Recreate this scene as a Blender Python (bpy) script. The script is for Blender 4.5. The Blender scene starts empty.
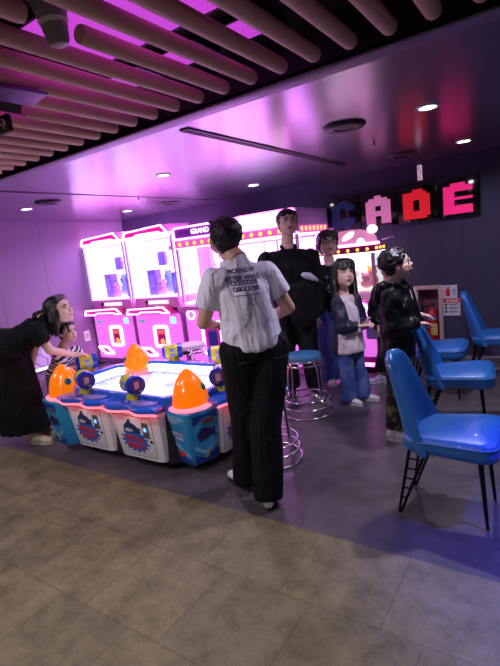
import bpy, bmesh, math, random
import numpy as np
from mathutils import Vector as V, Matrix, Quaternion
from mathutils.bvhtree import BVHTree
PI = math.pi
R = math.radians
rnd = random.Random(7)
SC = bpy.context.scene
COL = SC.collection

# ------------------------------------------------------------------ camera
cam_data = bpy.data.cameras.new('camera')
cam = bpy.data.objects.new('camera', cam_data)
COL.objects.link(cam)
cam_data.sensor_fit = 'VERTICAL'
cam_data.sensor_height = 24.0
cam_data.lens = 462.0 / 666.0 * 24.0
cam_data.clip_start = 0.02
right = V((0.826, 0.552, -0.111)); down = V((0.007, -0.208, -0.978)); fwd = V((-0.563, 0.807, -0.176))
fwd.normalize(); right = (right - fwd * right.dot(fwd)).normalized(); up = right.cross(fwd)
cam.matrix_world = Matrix(((right.x, up.x, -fwd.x, 0.0), (right.y, up.y, -fwd.y, 0.0), (right.z, up.z, -fwd.z, 1.5), (0, 0, 0, 1)))
SC.camera = cam

# ------------------------------------------------------------------ world, exposure
SC.view_settings.view_transform = 'Standard'
SC.view_settings.look = 'None'
SC.view_settings.gamma = 1.0
SC.view_settings.use_curve_mapping = False
SC.view_settings.exposure = 0.0
world = bpy.data.worlds.new('world'); SC.world = world
world.use_nodes = True
world.node_tree.nodes['Background'].inputs[0].default_value = (0.05, 0.03, 0.07, 1)
world.node_tree.nodes['Background'].inputs[1].default_value = 0.3

# light levels, all in one place
DOWN_W = 30.0          # each recessed downlight over the arcade
FRONT_W = 48.0        # each downlight over the tiled walkway
BLUE_W = 380.0         # blue wall wash on the right
CASE_E = 5.0          # lit inside of the prize machines
LED_E = 6.0           # LED outlines
PANEL_E = 0.85         # magenta panels above the slats

# ------------------------------------------------------------------ materials
MATS = {}
def mat(name, col, rough=0.6, metal=0.0, emit=None, estr=0.0, bump=0.0, bscale=60.0, vary=0.08, vscale=8.0, coat=0.0, spec=0.5, sheen=0.0, folds=0.0):
    if name in MATS: return MATS[name]
    m = bpy.data.materials.new(name); m.use_nodes = True
    nt = m.node_tree; b = nt.nodes['Principled BSDF']
    b.inputs['Roughness'].default_value = rough
    b.inputs['Metallic'].default_value = metal
    b.inputs['Specular IOR Level'].default_value = spec
    b.inputs['Coat Weight'].default_value = coat
    b.inputs['Sheen Weight'].default_value = sheen
    tc = nt.nodes.new('ShaderNodeTexCoord')
    n = nt.nodes.new('ShaderNodeTexNoise'); n.inputs['Scale'].default_value = vscale; n.inputs['Detail'].default_value = 4
    nt.links.new(tc.outputs['Object'], n.inputs['Vector'])
    mx = nt.nodes.new('ShaderNodeMix'); mx.data_type = 'RGBA'
    mx.inputs[6].default_value = tuple(c * (1 - vary) for c in col) + (1,)
    mx.inputs[7].default_value = tuple(min(1, c * (1 + vary)) for c in col) + (1,)
    nt.links.new(n.outputs['Fac'], mx.inputs[0])
    nt.links.new(mx.outputs[2], b.inputs['Base Color'])
    if emit:
        b.inputs['Emission Color'].default_value = tuple(emit) + (1,)
        b.inputs['Emission Strength'].default_value = estr
    if bump:
        n2 = nt.nodes.new('ShaderNodeTexNoise'); n2.inputs['Scale'].default_value = bscale; n2.inputs['Detail'].default_value = 3
        nt.links.new(tc.outputs['Object'], n2.inputs['Vector'])
        bp = nt.nodes.new('ShaderNodeBump'); bp.inputs['Strength'].default_value = bump; bp.inputs['Distance'].default_value = 0.01
        nt.links.new(n2.outputs['Fac'], bp.inputs['Height'])
        nt.links.new(bp.outputs['Normal'], b.inputs['Normal'])
    if folds:            # broad soft creases running down the cloth
        mp = nt.nodes.new('ShaderNodeMapping'); mp.inputs['Scale'].default_value = (11, 11, 4.5); mp.inputs['Rotation'].default_value = (0.25, 0.2, 0)
        n4 = nt.nodes.new('ShaderNodeTexNoise'); n4.inputs['Scale'].default_value = 1.0; n4.inputs['Detail'].default_value = 2.5; n4.inputs['Distortion'].default_value = 0.9
        nt.links.new(tc.outputs['Object'], mp.inputs[0]); nt.links.new(mp.outputs[0], n4.inputs['Vector'])
        b4 = nt.nodes.new('ShaderNodeBump'); b4.inputs['Strength'].default_value = folds; b4.inputs['Distance'].default_value = 0.06
        nt.links.new(n4.outputs['Fac'], b4.inputs['Height'])
        if bump: nt.links.new(bp.outputs['Normal'], b4.inputs['Normal'])
        nt.links.new(b4.outputs['Normal'], b.inputs['Normal'])
    MATS[name] = m
    return m

def S(r, g, b):            # 0-255 sRGB to linear
    f = lambda c: c / 12.92 if c <= 0.04045 else ((c + 0.055) / 1.055) ** 2.4
    return (f(r / 255), f(g / 255), f(b / 255))

def glass(name='clear_glass', tint=(0.97, 0.97, 1.0)):
    if name in MATS: return MATS[name]
    m = bpy.data.materials.new(name); m.use_nodes = True; nt = m.node_tree
    nt.nodes.remove(nt.nodes['Principled BSDF']); out = nt.nodes['Material Output']
    t = nt.nodes.new('ShaderNodeBsdfTransparent'); t.inputs[0].default_value = tint + (1,)
    g = nt.nodes.new('ShaderNodeBsdfGlossy'); g.inputs['Roughness'].default_value = 0.03
    fr = nt.nodes.new('ShaderNodeLayerWeight'); fr.inputs['Blend'].default_value = 0.12
    mx = nt.nodes.new('ShaderNodeMixShader')
    nt.links.new(fr.outputs['Facing'], mx.inputs[0]); nt.links.new(t.outputs[0], mx.inputs[1]); nt.links.new(g.outputs[0], mx.inputs[2])
    nt.links.new(mx.outputs[0], out.inputs[0])
    MATS[name] = m; return m

def floor_mat(name, c1, c2, grout, tile, rough, spec):
    m = bpy.data.materials.new(name); m.use_nodes = True; nt = m.node_tree; b = nt.nodes['Principled BSDF']
    tc = nt.nodes.new('ShaderNodeTexCoord')
    n = nt.nodes.new('ShaderNodeTexNoise'); n.inputs['Scale'].default_value = 6.5; n.inputs['Detail'].default_value = 12; n.inputs['Roughness'].default_value = 0.74
    nt.links.new(tc.outputs['Object'], n.inputs['Vector'])
    cr = nt.nodes.new('ShaderNodeValToRGB'); cr.color_ramp.elements[0].position = 0.3; cr.color_ramp.elements[1].position = 0.72
    cr.color_ramp.elements[0].color = c1 + (1,); cr.color_ramp.elements[1].color = c2 + (1,)
    nt.links.new(n.outputs['Fac'], cr.inputs[0])
    n3 = nt.nodes.new('ShaderNodeTexNoise'); n3.inputs['Scale'].default_value = 160; n3.inputs['Detail'].default_value = 2
    nt.links.new(tc.outputs['Object'], n3.inputs['Vector'])
    br = nt.nodes.new('ShaderNodeTexBrick')
    mp = nt.nodes.new('ShaderNodeMapping'); mp.inputs['Location'].default_value = (0.885, -1.95 + 3 * tile, 0)
    nt.links.new(tc.outputs['Object'], mp.inputs[0]); nt.links.new(mp.outputs[0], br.inputs['Vector'])
    br.inputs['Scale'].default_value = 1.0; br.inputs['Brick Width'].default_value = tile; br.inputs['Row Height'].default_value = tile
    br.inputs['Mortar Size'].default_value = 0.0035; br.inputs['Mortar Smooth'].default_value = 0.1; br.offset = 0.35; br.squash = 1.0
    br.inputs['Color1'].default_value = (0.9, 0.9, 0.9, 1); br.inputs['Color2'].default_value = (1.08, 1.06, 1.04, 1); br.inputs['Mortar'].default_value = (grout, grout, grout, 1)
    mul = nt.nodes.new('ShaderNodeMix'); mul.data_type = 'RGBA'; mul.blend_type = 'MULTIPLY'; mul.inputs[0].default_value = 1.0
    nt.links.new(cr.outputs[0], mul.inputs[6]); nt.links.new(br.outputs['Color'], mul.inputs[7])
    ov = nt.nodes.new('ShaderNodeMix'); ov.data_type = 'RGBA'; ov.blend_type = 'OVERLAY'; ov.inputs[0].default_value = 0.35
    nt.links.new(mul.outputs[2], ov.inputs[6]); nt.links.new(n3.outputs['Fac'], ov.inputs[7])
    nt.links.new(ov.outputs[2], b.inputs['Base Color'])
    b.inputs['Roughness'].default_value = rough; b.inputs['Specular IOR Level'].default_value = spec
    bp = nt.nodes.new('ShaderNodeBump'); bp.inputs['Strength'].default_value = 0.15; bp.inputs['Distance'].default_value = 0.004
    nt.links.new(n3.outputs['Fac'], bp.inputs['Height']); nt.links.new(bp.outputs[0], b.inputs['Normal'])
    return m

def stripe_mat(name, ca, cb, scale, dist, rot=(0, 0, 0)):
    m = bpy.data.materials.new(name); m.use_nodes = True; nt = m.node_tree; b = nt.nodes['Principled BSDF']
    tc = nt.nodes.new('ShaderNodeTexCoord'); mp = nt.nodes.new('ShaderNodeMapping'); mp.inputs['Rotation'].default_value = rot
    w = nt.nodes.new('ShaderNodeTexWave'); w.inputs['Scale'].default_value = scale; w.inputs['Distortion'].default_value = dist; w.inputs['Detail'].default_value = 1.5
    cr = nt.nodes.new('ShaderNodeValToRGB'); cr.color_ramp.interpolation = 'CONSTANT'; cr.color_ramp.elements[1].position = 0.5
    cr.color_ramp.elements[0].color = ca + (1,); cr.color_ramp.elements[1].color = cb + (1,)
    nt.links.new(tc.outputs['Object'], mp.inputs[0]); nt.links.new(mp.outputs[0], w.inputs[0]); nt.links.new(w.outputs['Fac'], cr.inputs[0]); nt.links.new(cr.outputs[0], b.inputs['Base Color'])
    b.inputs['Roughness'].default_value = 0.85
    return m

def camo_mat(name, cols, scale):
    m = bpy.data.materials.new(name); m.use_nodes = True; nt = m.node_tree; b = nt.nodes['Principled BSDF']
    tc = nt.nodes.new('ShaderNodeTexCoord'); n = nt.nodes.new('ShaderNodeTexNoise'); n.inputs['Scale'].default_value = scale; n.inputs['Detail'].default_value = 2.5
    cr = nt.nodes.new('ShaderNodeValToRGB'); cr.color_ramp.interpolation = 'CONSTANT'
    e = cr.color_ramp.elements; e[0].color = cols[0] + (1,); e[1].position = 0.47; e[1].color = cols[1] + (1,)
    k = e.new(0.57); k.color = cols[2] + (1,)
    nt.links.new(tc.outputs['Object'], n.inputs['Vector']); nt.links.new(n.outputs['Fac'], cr.inputs[0]); nt.links.new(cr.outputs[0], b.inputs['Base Color'])
    b.inputs['Roughness'].default_value = 0.85
    return m

def emis(name, col, strength):
    return mat(name, tuple(c * 0.5 for c in col), 0.5, emit=col, estr=strength, vary=0.0)

# ------------------------------------------------------------------ mesh builder
class MB:
    def __init__(s, M=None):
        s.v = []; s.f = []; s.M = M or Matrix.Identity(4)
    def add(s, vs, fs):
        b = len(s.v)
        s.v.extend([s.M @ V(p) for p in vs]); s.f.extend([tuple(b + i for i in f) for f in fs])
        return s
    def box(s, c, d, rot=None):
        c = V(c); hx, hy, hz = d[0] / 2, d[1] / 2, d[2] / 2
        P = [V((x, y, z)) for x in (-hx, hx) for y in (-hy, hy) for z in (-hz, hz)]
        if rot is not None: P = [rot @ p for p in P]
        return s.add([p + c for p in P], [(0, 1, 3, 2), (4, 6, 7, 5), (0, 4, 5, 1), (2, 3, 7, 6), (0, 2, 6, 4), (1, 5, 7, 3)])
    def loft(s, rings, cap=True, closed=True):
        n = len(rings[0]); vs = [p for r in rings for p in r]; fs = []
        for i in range(len(rings) - 1):
            for j in range(n if closed else n - 1):
                k = (j + 1) % n
                fs.append((i * n + j, i * n + k, (i + 1) * n + k, (i + 1) * n + j))
        if cap and closed:
            fs.append(tuple(reversed(range(n)))); fs.append(tuple((len(rings) - 1) * n + j for j in range(n)))
        return s.add(vs, fs)
    def erings(s, L, n=20):     # L: (centre, a vector, b vector): elliptical rings, a x b points along the loft
        return s.loft([[V(c) + V(a) * math.cos(2 * PI * j / n) + V(b) * math.sin(2 * PI * j / n) for j in range(n)] for c, a, b in L])
    def cone(s, p0, p1, r0, r1, n=14):
        p0, p1 = V(p0), V(p1); d = (p1 - p0)
        if d.length < 1e-6: return s
        d.normalize(); a = d.orthogonal().normalized(); b = d.cross(a)
        return s.erings([(p0, a * r0, b * r0), (p1, a * r1, b * r1)], n)
    def tube(s, pts, r, n=10, closed=False):
        pts = [V(p) for p in pts]; m = len(pts); rings = []; a = None
        for i, p in enumerate(pts):
            q0 = pts[i - 1] if (i > 0 or closed) else p; q1 = pts[(i + 1) % m] if (i < m - 1 or closed) else p
            d = (q1 - q0).normalized()
            a = d.orthogonal().normalized() if a is None else (a - d * a.dot(d)).normalized()
            b = d.cross(a); rr = r[i] if isinstance(r, (list, tuple)) else r
            rings.append([p + a * rr * math.cos(2 * PI * j / n) + b * rr * math.sin(2 * PI * j / n) for j in range(n)])
        if closed: rings.append(rings[0])
        return s.loft(rings, cap=not closed)
    def ball(s, c, r, Q=None, n=16, m=10):
        c = V(c); r = (r, r, r) if isinstance(r, (int, float)) else r
        vs = []; fs = []
        for i in range(1, m):
            t = PI * i / m
            for j in range(n):
                a = 2 * PI * j / n
                vs.append(V((r[0] * math.sin(t) * math.cos(a), r[1] * math.sin(t) * math.sin(a), -r[2] * math.cos(t))))
        vs += [V((0, 0, -r[2])), V((0, 0, r[2]))]
        for i in range(m - 2):
            for j in range(n):
                k = (j + 1) % n; fs.append((i * n + j, i * n + k, (i + 1) * n + k, (i + 1) * n + j))
        bi, ti = len(vs) - 2, len(vs) - 1
        for j in range(n):
            k = (j + 1) % n; fs.append((bi, k, j)); fs.append((ti, (m - 2) * n + j, (m - 2) * n + k))
        if Q is not None: vs = [Q @ p for p in vs]
        return s.add([p + c for p in vs], fs)
    def cap(s, p0, p1, r0, r1=None, n=12):
        r1 = r0 if r1 is None else r1
        s.cone(p0, p1, r0, r1, n); s.ball(p0, r0, n=n, m=8); return s.ball(p1, r1, n=n, m=8)
    def lathe(s, prof, c=(0, 0, 0), n=32):
        c = V(c)
        return s.loft([[c + V((r * math.cos(2 * PI * j / n), r * math.sin(2 * PI * j / n), z)) for j in range(n)] for r, z in prof])
    def prism(s, poly, T, depth):   # poly in the xy of T, extruded along T's z by depth
        n = len(poly); T = T if isinstance(T, Matrix) else Matrix.Translation(V(T))
        area = sum(poly[i][0] * poly[(i + 1) % n][1] - poly[(i + 1) % n][0] * poly[i][1] for i in range(n))
        if area < 0: poly = list(reversed(poly))
        return s.loft([[T @ V((x, y, 0)) for x, y in poly], [T @ V((x, y, depth)) for x, y in poly]])
    def ring(s, outer, inner, T, depth):
        n = len(outer); A = [[T @ V((x, y, z)) for x, y in P] for P, z in ((outer, 0), (outer, depth), (inner, depth), (inner, 0), (outer, 0))]
        return s.loft(A, cap=False)
    def build(s, name, m, parent=None, bevel=0.0, smooth=False, world=False, seg=2, angle=40):
        me = bpy.data.meshes.new(name)
        off = parent.location if (world and parent) else V((0, 0, 0))
        me.from_pydata([p - off for p in s.v], [], s.f); me.validate(); 
        bm = bmesh.new(); bm.from_mesh(me); bmesh.ops.recalc_face_normals(bm, faces=bm.faces)
        if bevel:
            bmesh.ops.remove_doubles(bm, verts=bm.verts, dist=1e-5)
            ed = [e for e in bm.edges if len(e.link_faces) == 2 and e.calc_face_angle(0) > R(30)]
            bmesh.ops.bevel(bm, geom=ed, offset=bevel, segments=seg, affect='EDGES', profile=0.5, clamp_overlap=True)
        bm.to_mesh(me); bm.free()
        me.materials.append(m)
        if smooth or bevel:
            me.shade_smooth(); me.set_sharp_from_angle(angle=R(angle))
        o = bpy.data.objects.new(name, me); COL.objects.link(o)
        if parent: o.parent = parent
        return o

def thing(name, label, cat, loc=(0, 0, 0), rz=0.0, group=None):
    o = bpy.data.objects.new(name, None); COL.objects.link(o); o.empty_display_size = 0.1
    o.location = loc; o.rotation_euler = (0, 0, rz); return tag(o, label, cat, group)
def tag(o, label, cat, group=None):
    o['label'] = label; o['category'] = cat
    if group: o['group'] = group
    return o
def struct(o): o['kind'] = 'structure'; return o
def frame(o, x, y, z):      # matrix with the given axes
    x, y, z = V(x), V(y), V(z)
    return Matrix(((x.x, y.x, z.x, o[0]), (x.y, y.y, z.y, o[1]), (x.z, y.z, z.z, o[2]), (0, 0, 0, 1)))
def wallframe(x, y, z): return frame((x, y, z), (1, 0, 0), (0, 0, 1), (0, -1, 0))   # x right, y up, z out towards -Y
def rrect(x0, y0, x1, y1, r, n=4):
    P = []
    for cx, cy, a0 in ((x1 - r, y1 - r, 0), (x0 + r, y1 - r, 90), (x0 + r, y0 + r, 180), (x1 - r, y0 + r, 270)):
        for k in range(n + 1): a = R(a0 + 90 * k / n); P.append((cx + r * math.cos(a), cy + r * math.sin(a)))
    return P
def inset(P, d):            # crude polygon inset towards each vertex's inner bisector
    n = len(P); out = []
    area = sum(P[i][0] * P[(i + 1) % n][1] - P[(i + 1) % n][0] * P[i][1] for i in range(n)); sg = 1 if area > 0 else -1
    for i in range(n):
        a, b, c = V(P[i - 1]), V(P[i]), V(P[(i + 1) % n]); e0 = (b - a).normalized(); e1 = (c - b).normalized()
        n0 = V((-e0.y, e0.x)) * sg; n1 = V((-e1.y, e1.x)) * sg; h = (n0 + n1)
        h = h.normalized() if h.length > 1e-6 else n0
        out.append(tuple(b + h * (d / max(0.35, h.dot(n0)))))
    return out
def text_mb(mb, body, size, T, depth=0.002, sx=1.0, bold=0.0, align='CENTER'):
    c = bpy.data.curves.new('t', 'FONT'); c.body = body; c.size = size; c.align_x = align; c.align_y = 'CENTER'
    c.extrude = depth / 2; c.offset = bold; c.resolution_u = 2
    o = bpy.data.objects.new('t', c); COL.objects.link(o)
    me = bpy.data.meshes.new_from_object(o.evaluated_get(bpy.context.evaluated_depsgraph_get()))
    mb.add([T @ V((v.co.x * sx, v.co.y, v.co.z + depth / 2)) for v in me.vertices], [tuple(p.vertices) for p in me.polygons])
    bpy.data.objects.remove(o); bpy.data.curves.remove(c); bpy.data.meshes.remove(me)
    return mb
def spot(name, parent, loc, watts, col, angle=160, blend=0.8, size=0.05, rot=(0, 0, 0)):
    l = bpy.data.lights.new(name, 'SPOT'); l.energy = watts; l.color = col; l.spot_size = R(angle); l.spot_blend = blend; l.shadow_soft_size = size
    o = bpy.data.objects.new(name, l); COL.objects.link(o); o.parent = parent; o.location = loc; o.rotation_euler = rot; return o

# common materials
M_black = mat('black_metal', S(18, 17, 20), 0.45, 0.6)
M_blackplastic = mat('black_plastic', S(16, 16, 20), 0.4)
M_chrome = mat('chrome', (0.75, 0.75, 0.78), 0.12, 1.0, vary=0.02)
M_white = mat('white_laminate', S(226, 224, 222), 0.35)
M_blue_vinyl = mat('blue_vinyl', S(36, 106, 182), 0.33, bump=0.12, bscale=220, coat=0.25)
M_led_white = emis('led_white', (0.95, 0.32, 1.0), LED_E)
M_led_pink = emis('led_magenta', (1.0, 0.16, 0.85), LED_E * 0.8)
M_case = emis('lit_case_back', (0.86, 0.34, 1.0), CASE_E)

# ------------------------------------------------------------------ setting
WL, WR, WB, WF = -6.22, 2.1, 5.5, -3.2
CZ, UZ = 2.23, 2.40
EY = 2.0            # bulkhead line
m = floor_mat('walkway_tile', S(92, 84, 60), S(148, 138, 106), 0.7, 0.46, 0.55, 0.3)
struct(MB().box(((WL + WR) / 2, (WF + 1.95) / 2, -0.02), (WR - WL, 1.95 - WF, 0.04)).build('floor', m))
m = floor_mat('arcade_vinyl', S(70, 64, 70), S(104, 96, 102), 0.9, 0.9, 0.32, 0.5)
struct(MB().box(((WL + WR) / 2, (WB + 1.95) / 2, -0.02), (WR - WL, WB - 1.95, 0.04)).build('floor_arcade', m))
# walls
M_wl = mat('lilac_wall_panel', S(158, 140, 166), 0.55, vary=0.03, vscale=2)
mb = MB(); y = WF
edges = [WF, -2.3, -1.4, -0.5, 0.4, 1.3, 2.35, 3.26, 3.95, 4.75, WB]
for a, b in zip(edges, edges[1:]): mb.box((WL - 0.03, (a + b) / 2, CZ / 2 + 0.2), (0.06, b - a - 0.004, CZ + 0.4))
struct(mb.build('wall_left', M_wl))
M_wb = mat('navy_wall', S(62, 54, 84), 0.6, vary=0.04, vscale=2)
mb = MB(); FX0, FX1, FZ0, FZ1 = -1.42, -1.19, 0.2, 0.80
def wall_seg(x0, x1, z0, z1): mb.box(((x0 + x1) / 2, WB + 0.03, (z0 + z1) / 2), (x1 - x0, 0.06, z1 - z0))
for a, b in zip([WL, -5.0, -3.9, -2.7, -1.47], [-5.0, -3.9, -2.7, -1.47]): wall_seg(a + 0.001, b - 0.001, 0, 2.64)
wall_seg(-1.469, -1.145, 0, 0.13); wall_seg(-1.469, -1.145, 0.875, 2.64)
wall_seg(-1.144, -0.92, 0, 2.64); wall_seg(-0.918, 0.2, 0, 2.64); wall_seg(0.202, WR, 0, 2.64)
mb.box((-1.307, WB + 0.26, 0.5), (0.324, 0.04, 0.75))
struct(mb.build('wall_back', M_wb))
struct(MB().box((WR + 0.03, (WF + WB) / 2, UZ / 2), (0.06, WB - WF, UZ)).build('wall_right', M_wb))
struct(MB().box(((WL + WR) / 2, WF - 0.03, UZ / 2), (WR - WL, 0.06, UZ)).build('wall_front', mat('grey_wall', S(150, 146, 142), 0.7)))
struct(MB().box((0.55, WB - 0.012, 0.035), (3.1, 0.02, 0.07)).build('baseboard_back', mat('brushed_steel', (0.55, 0.55, 0.58), 0.3, 0.9), bevel=0.003))
struct(MB().box((WL + 0.012, 3.7, 0.035), (0.02, 3.4, 0.07)).build('baseboard_left', MATS['brushed_steel']))
# ceilings
M_ceil = mat('satin_metal_ceiling', S(176, 164, 182), 0.24, 0.85, vary=0.03, bump=0.02, bscale=14)
mb = MB(); y = EY + 0.1; k = 0
while y < WB - 0.01:
    w = min(0.3, WB - y); t = rnd.uniform(-0.006, 0.006)
    mb.box(((WL + WR) / 2, y + w / 2, CZ + 0.015), (WR - WL, w - 0.003, 0.03), Matrix.Rotation(t, 3, 'X')); y += 0.3
struct(mb.build('ceiling', M_ceil))
struct(MB().box(((WL + WR) / 2, (WF + EY) / 2, UZ + 0.02), (WR - WL, EY - WF, 0.04)).build('ceiling_upper', mat('black_soffit', S(16, 14, 20), 0.8)))
struct(MB().box(((WL + WR) / 2, EY + 0.02, (CZ + UZ) / 2 + 0.01), (WR - WL, 0.04, UZ - CZ + 0.02)).build('trim_1', mat('dark_bulkhead', S(30, 26, 40), 0.6)))
struct(MB().box(((WL + WR) / 2, EY + 0.05, CZ + 0.005), (WR - WL, 0.1, 0.03)).build('trim_2', mat('lilac_trim', S(150, 130, 165), 0.4, 0.3), bevel=0.004))
struct(MB().box((WL + 0.02, (EY + WB) / 2 + 0.05, CZ - 0.012), (0.03, WB - EY - 0.12, 0.02)).build('trim_3', MATS['lilac_trim']))
struct(MB().box((-4.02, 3.8, CZ - 0.001), (0.035, 3.3, 0.006)).build('trim_4', M_blackplastic))

# ------------------------------------------------------------------ slat ceiling
def wood():
    m = mat('wood_tube', S(216, 176, 154), 0.6, vary=0.15, vscale=5, bump=0.1, bscale=90); return m
M_wood = wood()
ORD = ['first', 'second', 'third', 'fourth', 'fifth', 'sixth', 'seventh', 'eighth', 'ninth', 'tenth', 'eleventh', 'twelfth', 'thirteenth', 'fourteenth', 'fifteenth', 'sixteenth', 'seventeenth', 'eighteenth', 'nineteenth', 'twentieth', 'twenty-first', 'twenty-second', 'twenty-third']
def slat(x, y0, y1, label):
    r = 0.031; z = 2.245
    prof = [(0.25, y0), (0.9, y0 + 0.003), (1, y0 + 0.012), (1, y1 - 0.02), (0.9, y1 - 0.006), (0.3, y1)]
    mb = MB().loft([[V((x + r * q * math.cos(-2 * PI * j / 20), yy, z + r * q * math.sin(-2 * PI * j / 20))) for j in range(20)] for q, yy in prof])
    o = mb.build('ceiling_slat', M_wood, smooth=True); tag(o, label, 'ceiling slat', 'round wooden ceiling slats')
for i in range(23):
    x = -0.235 - 0.153 * i
    nm = ORD[i]
    if i == 7:
        slat(x, 1.1, 1.9, 'round wooden ceiling slat starting right of the grey ceiling spotlight'); slat(x, -1.2, 0.915, 'cut wooden ceiling slat ending left of the grey ceiling spotlight'); continue
    if i == 12: slat(x, 1.36, 1.9, 'short wooden ceiling slat starting at the purple ceiling panel'); continue
    slat(x, -1.2 if i < 12 else -0.4, 1.9, 'round wooden ceiling slat, %s from the right end of the row' % nm)
M_mag = emis('magenta_light_panel', (0.62, 0.06, 0.72), PANEL_E)
n = 0
pl = {(-1.05, 1.5): 'magenta light panel above the slats near the centre', (-2.0, 1.62): 'magenta light panel above the slats, farthest left of the row'}
ROWS = ('nearest the slat ends', 'farther from the slat ends')
for iy, (y, d, X) in enumerate(((1.755, .17, (-1.08, -1.42, -1.76)), (1.33, .42, (-1.16, -1.58, -2.0)))):
  for ix, x in enumerate(X):
    w = (.26, .36)[iy]
    lab = 'magenta light panel above the slats, %s from the right in the row %s' % (ORD[ix], ROWS[iy])
    t = thing('ceiling_light_panel', lab, 'light panel', (x, y, UZ - 0.022), 0, 'magenta light panels above the slats')
    MB().box((0, 0, 0.008), (w, d, 0.02)).build('diffuser', M_mag, t)
    MB().ring(rrect(-w / 2 - .012, -d / 2 - .012, w / 2 + .012, d / 2 + .012, .004, 1), rrect(-w / 2, -d / 2, w / 2, d / 2, .004, 1), Matrix.Translation((0, 0, -0.005)), 0.03).build('frame', M_blackplastic, t)
# purple flat panel among the slats
t = thing('ceiling_panel', 'flat purple ceiling panel set among the wooden slats at left', 'ceiling panel', (-1.80, 1.155, 2.2))
MB().box((0, 0, 0), (0.15, 0.2, 0.012), Matrix.Rotation(R(-10), 3, 'Z')).build('plate', mat('purple_panel', S(126, 70, 176), 0.4), t, bevel=0.003)
MB().box((0, -0.02, 0.1), (0.012, 0.012, 0.19)).build('hanger', M_black, t)
# grey spotlight hanging between slats
t = thing('ceiling_spotlight', 'grey cone-shaped ceiling spotlight hanging in a gap of the wooden slats', 'spotlight', (-1.29, 1.0, 2.235))
M_grey = mat('grey_enamel', S(150, 150, 156), 0.4)
MB().lathe([(0.03, 0.16), (0.085, 0.158), (0.085, 0.09), (0.07, 0.075), (0.03, 0.07)], n=28).build('mount', mat('light_grey_enamel', S(176, 172, 180), 0.45), t, smooth=True)
mb = MB(Matrix.Rotation(R(8), 4, 'X')); mb.lathe([(0.02, 0.1), (0.05, 0.095), (0.056, 0.07), (0.04, 0.0), (0.034, -0.04), (0.028, -0.055), (0.01, -0.062)], n=28)
mb.build('barrel', M_grey, t, smooth=True)
MB(Matrix.Rotation(R(8), 4, 'X')).lathe([(0.043, 0.015), (0.046, 0.01), (0.041, 0.0)], n=28).build('collar', M_white, t, smooth=True)
# hanging direction sign at the left edge
t = thing('direction_sign', 'small black hanging sign with a white arrow at the left edge', 'sign', (-2.02, 1.2, 2.105))
MB().box((0, 0, 0.035), (0.16, 0.02, 0.07)).build('plate', M_blackplastic, t, bevel=0.004)
T = wallframe(0.035, -0.0105, 0.035)
MB().prism([(-.1, .004), (.012, .004), (0, .016), (.008, .022), (.032, 0), (.008, -.022), (0, -.016), (.012, -.004), (-.1, -.004)], T, 0.002).build('arrow', mat('white_print', S(215, 205, 220), 0.5), t)
MB().box((0, 0, 0.18), (0.012, 0.012, 0.22)).build('hanger', M_black, t)

# ------------------------------------------------------------------ recessed lights, vents, sprinklers of the low ceiling
def downlight(x, y, z, w, lab, col=(0.80, 0.74, 1.0), group='recessed ceiling downlights', e=14):
    t = thing('downlight', lab, 'ceiling light', (x, y, z), 0, group)
    MB().loft([[V((r * math.cos(2 * PI * j / 32), r * math.sin(2 * PI * j / 32), h)) for j in range(32)] for r, h in ((.05, 0), (.05, -.006), (.066, -.008), (.07, 0), (.05, 0))], cap=False).build('trim_ring', mat('white_enamel', S(210, 204, 214), 0.4), t, smooth=True)
    MB().lathe([(0.05, -0.001), (0.05, -0.004), (0.02, -0.0045)], n=32).build('lens', emis('warm_lens', (1, 0.9, 0.82), e), t)
    spot('lamp', t, (0, 0, -0.02), w, col)
for x, y, lab in ((-0.70, 3.15, 'round ceiling downlight nearest the right edge, above the blue chairs'), (-0.75, 4.68, 'round ceiling downlight above the letter sign at right'),
                  (-5.02, 3.10, 'round ceiling downlight by the left wall'), (-2.93, 3.15, 'round ceiling downlight in the brightest pink reflection'),
                  (-2.99, 4.69, 'round ceiling downlight behind the man in the white t-shirt'), (-5.11, 4.66, 'round ceiling downlight above the leftmost crane game'),
                  (1.5, 3.12, 'round ceiling downlight out by the right wall'), (1.5, 4.68, 'round ceiling downlight in the far right corner')):
    downlight(x, y, CZ, DOWN_W * (1.0 if x > 1 else 3.4 if (x > -1 and y < 4) else 2.0 if (x > -3.5 and y < 4) else 1), lab)
for x, y in ((-2.3, 0.75), (-0.4, -0.35), (-4.2, 0.6), (-1.25, -0.35)):
    xs = -0.235 - 0.153 * round((-0.235 - x) / 0.153) - 0.0765
    t = thing('track_spotlight', 'ceiling spotlight between the wooden slats over the tiled walkway', 'spotlight', (xs, y, 2.15), 0, 'spotlights over the tiled walkway')
    MB().lathe([(0.02, 0.24), (0.034, 0.235), (0.034, 0.01), (0.028, 0.0)], n=20).build('housing', M_grey, t, smooth=True)
    MB().lathe([(0.027, 0.002), (0.027, -0.002), (0.01, -0.003)], n=20).build('lens', emis('warm_lens2', (1, 0.88, 0.72), 10), t)
    spot('lamp', t, (0, 0, -0.02), FRONT_W, (0.97, 0.90, 1.0), 166 if x < -.5 else 104, 0.4, 0.1)
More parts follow.
